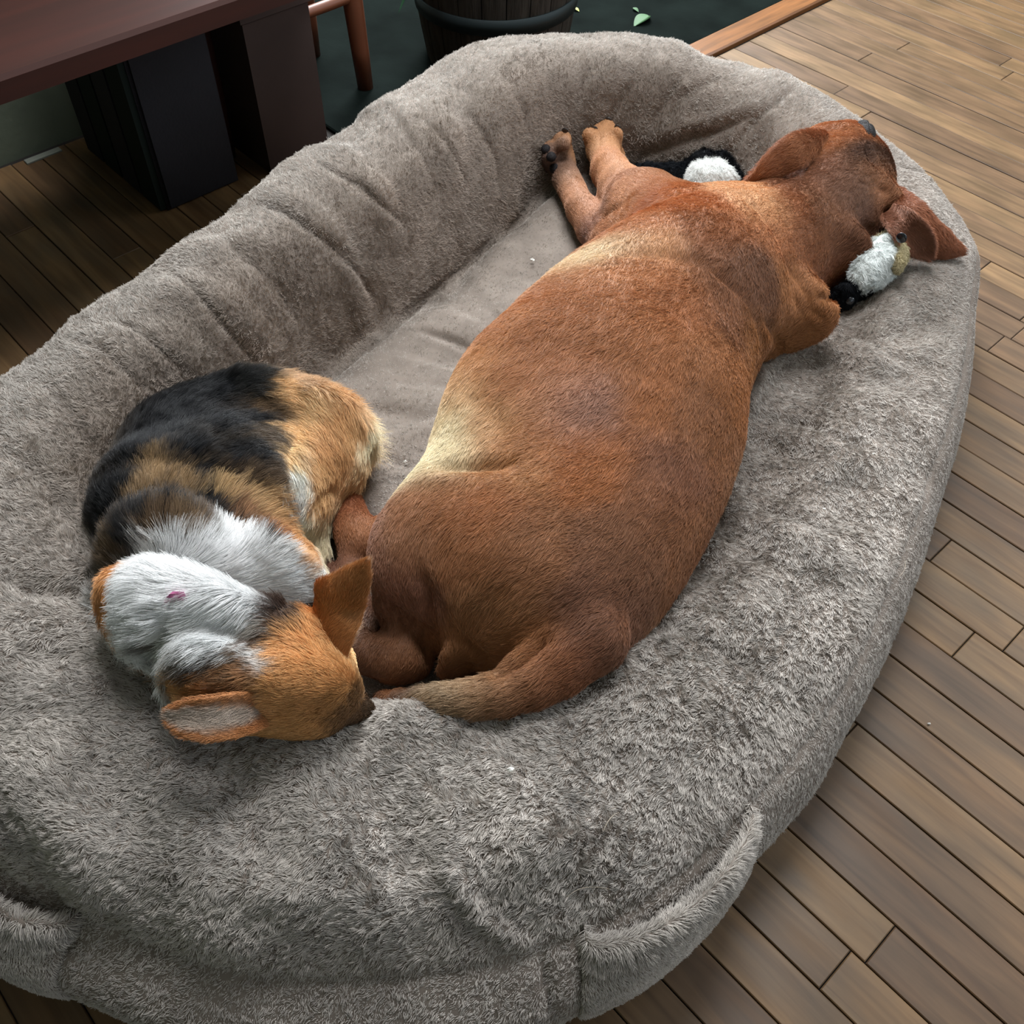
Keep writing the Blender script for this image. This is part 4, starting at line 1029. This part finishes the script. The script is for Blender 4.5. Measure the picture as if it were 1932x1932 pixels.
sc = [(330, 780, BK), (400, 740, BK), (470, 720, (50, 50, 50)), (420, 800, BK), (480, 790, (40, 40, 42)), (300, 820, BK), (250, 850, BK), (230, 920, BK), (350, 850, BK), (430, 870, BK), (480, 860, BK), (380, 900, (36, 36, 38)), (480, 920, BW), (515, 880, (90, 74, 58)), (500, 770, BW), (505, 820, (84, 70, 56)), (530, 960, (130, 100, 70)),
      (210, 960, BK), (205, 1010, BK), (260, 980, (44, 42, 42)), (300, 898, (150, 122, 88)), (262, 925, (130, 106, 78)), (345, 902, (140, 114, 82)), (310, 928, (96, 78, 58)), (330, 880, (70, 60, 50)), (285, 945, (110, 90, 66)), (390, 950, BK), (330, 960, BK), (260, 1030, (36, 36, 38)), (300, 996, BW), (340, 1000, (120, 98, 74)), (385, 1003, (80, 66, 54)), (430, 992, BKB), (335, 1032, WH), (380, 1030, WH), (430, 1030, WH), (480, 1046, WH), (530, 1068, (228, 230, 230)), (295, 1045, (220, 220, 220)),
      (405, 918, (196, 164, 120)), (440, 928, (206, 172, 128)), (480, 944, (212, 176, 130)), (512, 966, (206, 168, 122)), (540, 990, (204, 160, 114)), (420, 900, (60, 50, 44)), (470, 915, (70, 58, 48)), (450, 980, (150, 110, 78)), (500, 1010, (176, 126, 88)), (550, 1020, (200, 152, 104)), (460, 1000, (110, 84, 64)), (500, 1016, (60, 54, 50)), (560, 1060, (212, 170, 126)),
      (530, 740, CR_), (560, 720, (200, 170, 140)), (570, 760, (222, 186, 140)), (620, 780, (206, 160, 112)), (660, 800, (204, 162, 116)), (690, 830, (238, 220, 188)), (600, 830, (200, 152, 104)), (640, 870, (196, 150, 104)), (680, 880, (220, 190, 150)), (530, 810, (224, 186, 138)), (540, 860, (230, 196, 150)), (550, 900, (240, 230, 214)), (542, 880, (244, 238, 226)), (551, 912, (246, 240, 230)), (560, 945, (244, 238, 228)), (568, 975, (240, 230, 208)), (578, 1005, (232, 220, 190)), (586, 1030, (228, 214, 180)), (600, 940, (206, 164, 116)), (590, 880, (204, 162, 114)), (600, 1050, (228, 210, 176)),
      (300, 1080, WH), (260, 1120, WH), (400, 1060, WH), (470, 1070, (230, 234, 236)), (540, 1090, (222, 226, 228)), (590, 1110, (220, 220, 216)), (350, 1120, WH), (450, 1120, WH), (240, 1190, WH), (280, 1240, WH), (400, 1170, WH), (480, 1150, (232, 232, 232)), (360, 1210, WH), (440, 1220, WH), (480, 1235, WH), (330, 1050, WH), (230, 1150, WH), (540, 1130, (218, 220, 222)), (500, 1180, (230, 224, 216)), (340, 1240, (214, 212, 206)),
      (297, 1208, (80, 64, 52)), (275, 1195, WH), (320, 1195, WH), (265, 1225, WH), (285, 1262, WH), (315, 1225, WH), (250, 1250, WH), (335, 1248, (84, 68, 54)), (355, 1258, (60, 50, 42)), (385, 1250, (54, 46, 40)), (405, 1262, (70, 56, 44)), (370, 1240, (74, 60, 48)), (345, 1240, (100, 84, 66)), (410, 1242, (60, 50, 42)), (440, 1238, (84, 68, 52)), (460, 1246, (90, 70, 50)), (425, 1250, (64, 52, 44)), (455, 1250, (110, 84, 60)), (390, 1222, WH), (430, 1225, WH), (320, 1275, (150, 116, 84)), (350, 1290, OR), (400, 1300, ORD), (330, 1310, (206, 150, 96)), (450, 1270, (150, 106, 68)), (508, 1178, (70, 52, 42)), (520, 1168, (64, 46, 38)), (535, 1158, (60, 44, 36)), (548, 1149, (70, 52, 42)), (498, 1194, (80, 60, 46)), (490, 1212, (110, 80, 56)), (525, 1180, (96, 70, 50)), (560, 1146, (110, 80, 60)),
      (520, 1220, OR), (580, 1200, (218, 164, 110)), (560, 1260, (208, 156, 102)), (620, 1180, (206, 144, 88)), (610, 1230, OR), (640, 1205, (232, 196, 146)), (650, 1220, (226, 188, 138)), (640, 1270, (200, 146, 92)), (580, 1310, (190, 138, 86)), (640, 1320, (160, 114, 68)), (520, 1300, (208, 156, 102)), (500, 1370, (204, 152, 98)), (560, 1370, (200, 148, 94)), (450, 1370, (190, 134, 84)), (680, 1335, (92, 66, 44)), (695, 1345, (80, 62, 46)), (660, 1330, (112, 80, 50)),  # muzzle tip points darkened, its shadow painted into the fur colour
      (205, 1100, (196, 140, 86)), (200, 1140, (200, 146, 92)), (215, 1040, (90, 74, 56))]
scol = np.minimum(blend(V + nvec(V, 0.014, 5) * 0.005 + RNG.normal(0, .0042, V.shape), ss, colctl(sc), power=3.2) * 1.15, 0.93)
scomb = blend(V, ss, [(600, 760, 50, 50), (680, 830, 30, 70), (640, 880, 30, 60), (560, 900, 10, 70), (590, 1020, 10, 70), (500, 740, 60, 10), (420, 760, 50, -30), (350, 800, 40, -60), (400, 850, 50, -20), (480, 850, 60, 10), (280, 880, 10, -70), (230, 940, -10, -70), (300, 980, 10, -60), (400, 940, 40, -40), (470, 960, 40, -30), (350, 1030, 0, -60), (440, 1040, 15, -60), (520, 1050, 35, -50),
      (300, 1100, -30, -50), (250, 1150, -50, 20), (270, 1220, -30, 50), (400, 1100, -5, -50), (500, 1100, 30, -30), (580, 1110, 60, 20), (350, 1180, -50, 30), (400, 1200, -40, 50), (450, 1220, -20, 40), (350, 1260, -60, 10), (400, 1290, -60, 5), (560, 1200, -30, -40), (520, 1260, -60, -10), (600, 1290, -50, -30), (640, 1320, -50, -30), (480, 1340, -60, 0), (205, 1100, 0, 60), (640, 1200, -10, 50)], sig=.03)
sdog = mesh_obj('dog', V, F, m_skin, None, True, colors=scol * 0.8)
tag(sdog, 'small black, white and tan corgi curled up asleep with upright ears', 'dog')
sl = blend(V, ss, [(600, 800, 22, 0, 0), (690, 840, 24, 0, 0), (640, 890, 18, 0, 0), (420, 820, 15, 0, 0), (300, 900, 14, 0, 0), (450, 950, 22, 0, 0), (350, 1020, 24, 0, 0), (450, 1040, 26, 0, 0), (280, 1120, 26, 0, 0), (400, 1120, 26, 0, 0), (520, 1110, 24, 0, 0), (270, 1220, 26, 0, 0), (400, 1210, 26, 0, 0), (350, 1280, 20, 0, 0), (420, 1290, 14, 0, 0), (520, 1180, 16, 0, 0), (560, 1230, 7, 0, 0), (600, 1300, 5, 0, 0), (520, 1320, 7, 0, 0), (680, 1335, 4, 0, 0), (570, 960, 18, 0, 0), (590, 1060, 10, 0, 0), (205, 1100, 12, 0, 0)], sig=.025)[:, 0] / 1000
seen = np.clip((N @ np.array([0, -0.45, 0.9])) + 0.5, 0.08, 1)
make_fur('coat', sdog, V, F, N, int(190000 * FURQ), sl, scomb, scol, m_coat, dens=seen, lift=0.20, rad=0.00027, wave=0.30, wscale=0.012, jitter=0.16, npts=4, cvar=0.13, curl=0.16, seed=12)
blob('nose', E(712, 1354, 9, 8, .008, 20, z=ss.hit(696, 1346)[2] - .012), m_nose, sdog)
# ears
uv = unit(CO - P(600, 1150, .3)); rt = CR
b0 = ss.hit(622, 1190)
b0 = ss.hit(612, 1188)
tipE = P(693, 1059, b0[2] + .062)
ear_from([b0 + np.array([-.004, -.004, -.016]), P(628, 1150, b0[2] + .012), P(650, 1120, b0[2] + .030), P(675, 1087, b0[2] + .048), tipE],
         [.032, .029, .021, .012, .002], [unit(np.array([.55, .6, .35]))] * 5, .0032, .4, sdog, lin(206, 170, 140), lin(186, 128, 78), seed=41, hair=12000, hl=.006, lab='upright pointed tan ear nearest the brown dog')
b1 = ss.hit(470, 1335); z1 = b1[2]
tipF = P(320, 1352, z1 + .016)
dn = unit(np.array([-.15, -.55, .75]))
ear_from([P(500, 1338, z1 - .008), P(462, 1345, z1 + .008), P(415, 1352, z1 + .018), P(362, 1354, z1 + .02), tipF],
         [.015, .0185, .019, .016, .006], [dn] * 5, .003, .55, sdog, lin(186, 170, 156), lin(186, 128, 82), seed=42, hair=12000, hl=.006, inner_hair=.010, rim=.62, lab='tan ear folded outward showing pale inner fur')
# collar glimpse
h = ss.hit(335, 1163)
m_pink = mat('pink_collar_webbing', (0.75, 0.22, 0.45), 0.6)
ring = []
for i in range(24):
    t = i / 23; q = ss.hit(334 - 7 + 22 * t - 8 * math.sin(t * 3), 1182 - 40 * t); ring.append(q)
ring = np.array(ring); cv = []; 
for q in ring: cv += [q + np.array([-.005, 0, -.002]), q + np.array([-.005, 0, .0218]), q + np.array([.005, 0, .0218]), q + np.array([.005, 0, -.002])]
cf = []
for i in range(23):
    for k in range(4): cf.append((i * 4 + k, i * 4 + (k + 1) % 4, i * 4 + 4 + (k + 1) % 4, i * 4 + 4 + k))
o = mesh_obj('collar', cv, cf, m_pink); tag(o, 'bit of pink collar showing through the white neck fur of the corgi', 'collar')

# ================================================================== chewed plush toys
m_white_fluff = mat('white_toy_fluff', attr='fcol', rough=0.8, spec=0.1)
m_black_plush = mat('black_toy_plush', attr='fcol', rough=0.7, spec=0.15)
m_bead = mat('black_bead_eye', (0.01, 0.012, 0.016), 0.12, 0.6)
def fuzzy(name, prims, parent, col, m, n, L, seed, h=.003, amp=.002, wave=.9, lift=.45):
    V, F, N = sdf_mesh(prims, h, 1); V = V + N * (noise(V, .01, seed) * amp)[:, None]; N = vnormals(V, F)
    c = np.tile(np.array(col), (len(V), 1)) * (1 + .1 * noise(V, .01, 2))[:, None]
    o = mesh_obj(name, V, F, m, None, True, colors=c)
    if parent: adopt(o, parent)
    cb = np.tile(np.array([.3, -.3, -.5]), (len(V), 1)) + nvec(V, .02, 3)
    make_fur('fluff', o, V, F, N, int(n * FURQ), np.full(len(V), L), cb, c, m, lift=lift, rad=.0003, wave=wave, wscale=.006, jitter=.4, npts=3, cvar=.06, curl=.5, seed=seed)
    return o, Surf(V, F)
t1 = empty('plush_toy', P(1340, 345, .12)); tag(t1, 'torn black plush toy with white stuffing lying left of the brown dog neck', 'toy')
fuzzy('stuffing', [E(1340, 340, 45, 36, .034, 15, .012, k=.005), E(1362, 350, 30, 25, .028, 0, .012, k=.006), E(1318, 335, 20, 18, .02, 0, .012, k=.006)], t1, lin(238, 240, 238), m_white_fluff, 9000, .006, 51)
fuzzy('black_limb', limb([(1300, 318, 16, .0), (1330, 302, 17, .0), (1360, 306, 17, .0), (1380, 330, 16, .0), (1392, 352, 14, .0), (1402, 366, 10, .0)], .006), t1, lin(20, 22, 26), m_black_plush, 14000, .006, 52)
fuzzy('black_body', limb([(1190, 330, 16, .0), (1225, 335, 22, .0), (1262, 336, 24, .0), (1296, 328, 20, .0)], .008), t1, lin(18, 22, 28), m_black_plush, 14000, .006, 53)
t2 = empty('plush_toy', P(1655, 500, .2)); tag(t2, 'chewed white and beige toy piece under the right ear of the brown dog', 'toy')
fuzzy('stuffing', [E(1654, 498, 52, 38, .034, -42, .012, k=.006), E(1628, 520, 32, 26, .024, 0, .0, k=.008), E(1672, 476, 30, 28, .030, 0, .022, k=.008)], t2, lin(232, 236, 234), m_white_fluff, 12000, .007, 54)
fuzzy('beige_cover', [E(1692, 470, 16, 26, .018, -20, .034, k=.004), E(1676, 452, 26, 12, .016, 5, .036, k=.006), E(1696, 494, 11, 22, .014, 10, .022, k=.004)], t2, lin(176, 164, 130), m_white_fluff, 5000, .004, 55)
blob('nose', E(1701, 449, 10, 8, .008, 20, z=.288), m_bead, t2, 12, 8)
t3 = empty('plush_toy', P(1600, 570, .2)); tag(t3, 'black toy piece with a shiny bead beside the brown dog shoulder', 'toy')
o3, s3 = fuzzy('black_body', [E(1592, 560, 26, 26, .026, 0, .0, k=.004), E(1622, 552, 24, 16, .02, 0, -.004, k=.008)], t3, lin(16, 18, 22), m_black_plush, 9000, .004, 56)
blob('bead', E(1603, 566, 9, 9, .007, 0, z=s3.hit(1603, 566)[2]), m_bead, t3, 14, 10)
# loose dog hairs on the bed and the floor
m_stray = mat('pale_loose_hair', (0.62, 0.52, 0.40), 0.4)
def stray(p0, p1, p2, on, lab):
    pts = []
    for i in range(9):
        t = i / 8; x = (1 - t) ** 2 * p0[0] + 2 * t * (1 - t) * p1[0] + t * t * p2[0]; y = (1 - t) ** 2 * p0[1] + 2 * t * (1 - t) * p1[1] + t * t * p2[1]
        pts.append(on.hit(x, y) + np.array([0, 0, .009]) if on else P(x, y, .0012))
    V = []; F = []
    for i, q in enumerate(pts):
        d = unit(pts[min(i + 1, 8)] - pts[max(i - 1, 0)]); s_ = unit(np.cross(d, [0, 0, 1.0])); u_ = np.cross(s_, d); r = .00022 * (1 - .6 * abs(i / 4 - 1))
        for k in range(4): V.append(q + (s_ * math.cos(k * 1.5708) + u_ * math.sin(k * 1.5708)) * r)
    for i in range(8):
        for k in range(4): F.append((i * 4 + k, i * 4 + (k + 1) % 4, i * 4 + 4 + (k + 1) % 4, i * 4 + 4 + k))
    o = mesh_obj('loose_hair', V, F, m_stray); tag(o, lab, 'hair'); return o
stray((1068, 1700), (1095, 1670), (1150, 1684), bed_surf, 'long pale curved dog hair on the near rim above the pocket')
stray((1698, 1058), (1712, 1078), (1692, 1096), bed_surf, 'pale curled dog hair at the right edge of the bed')
stray((1137, 1575), (1148, 1545), (1166, 1540), bed_surf, 'short pale dog hair on the near rim right of the middle')
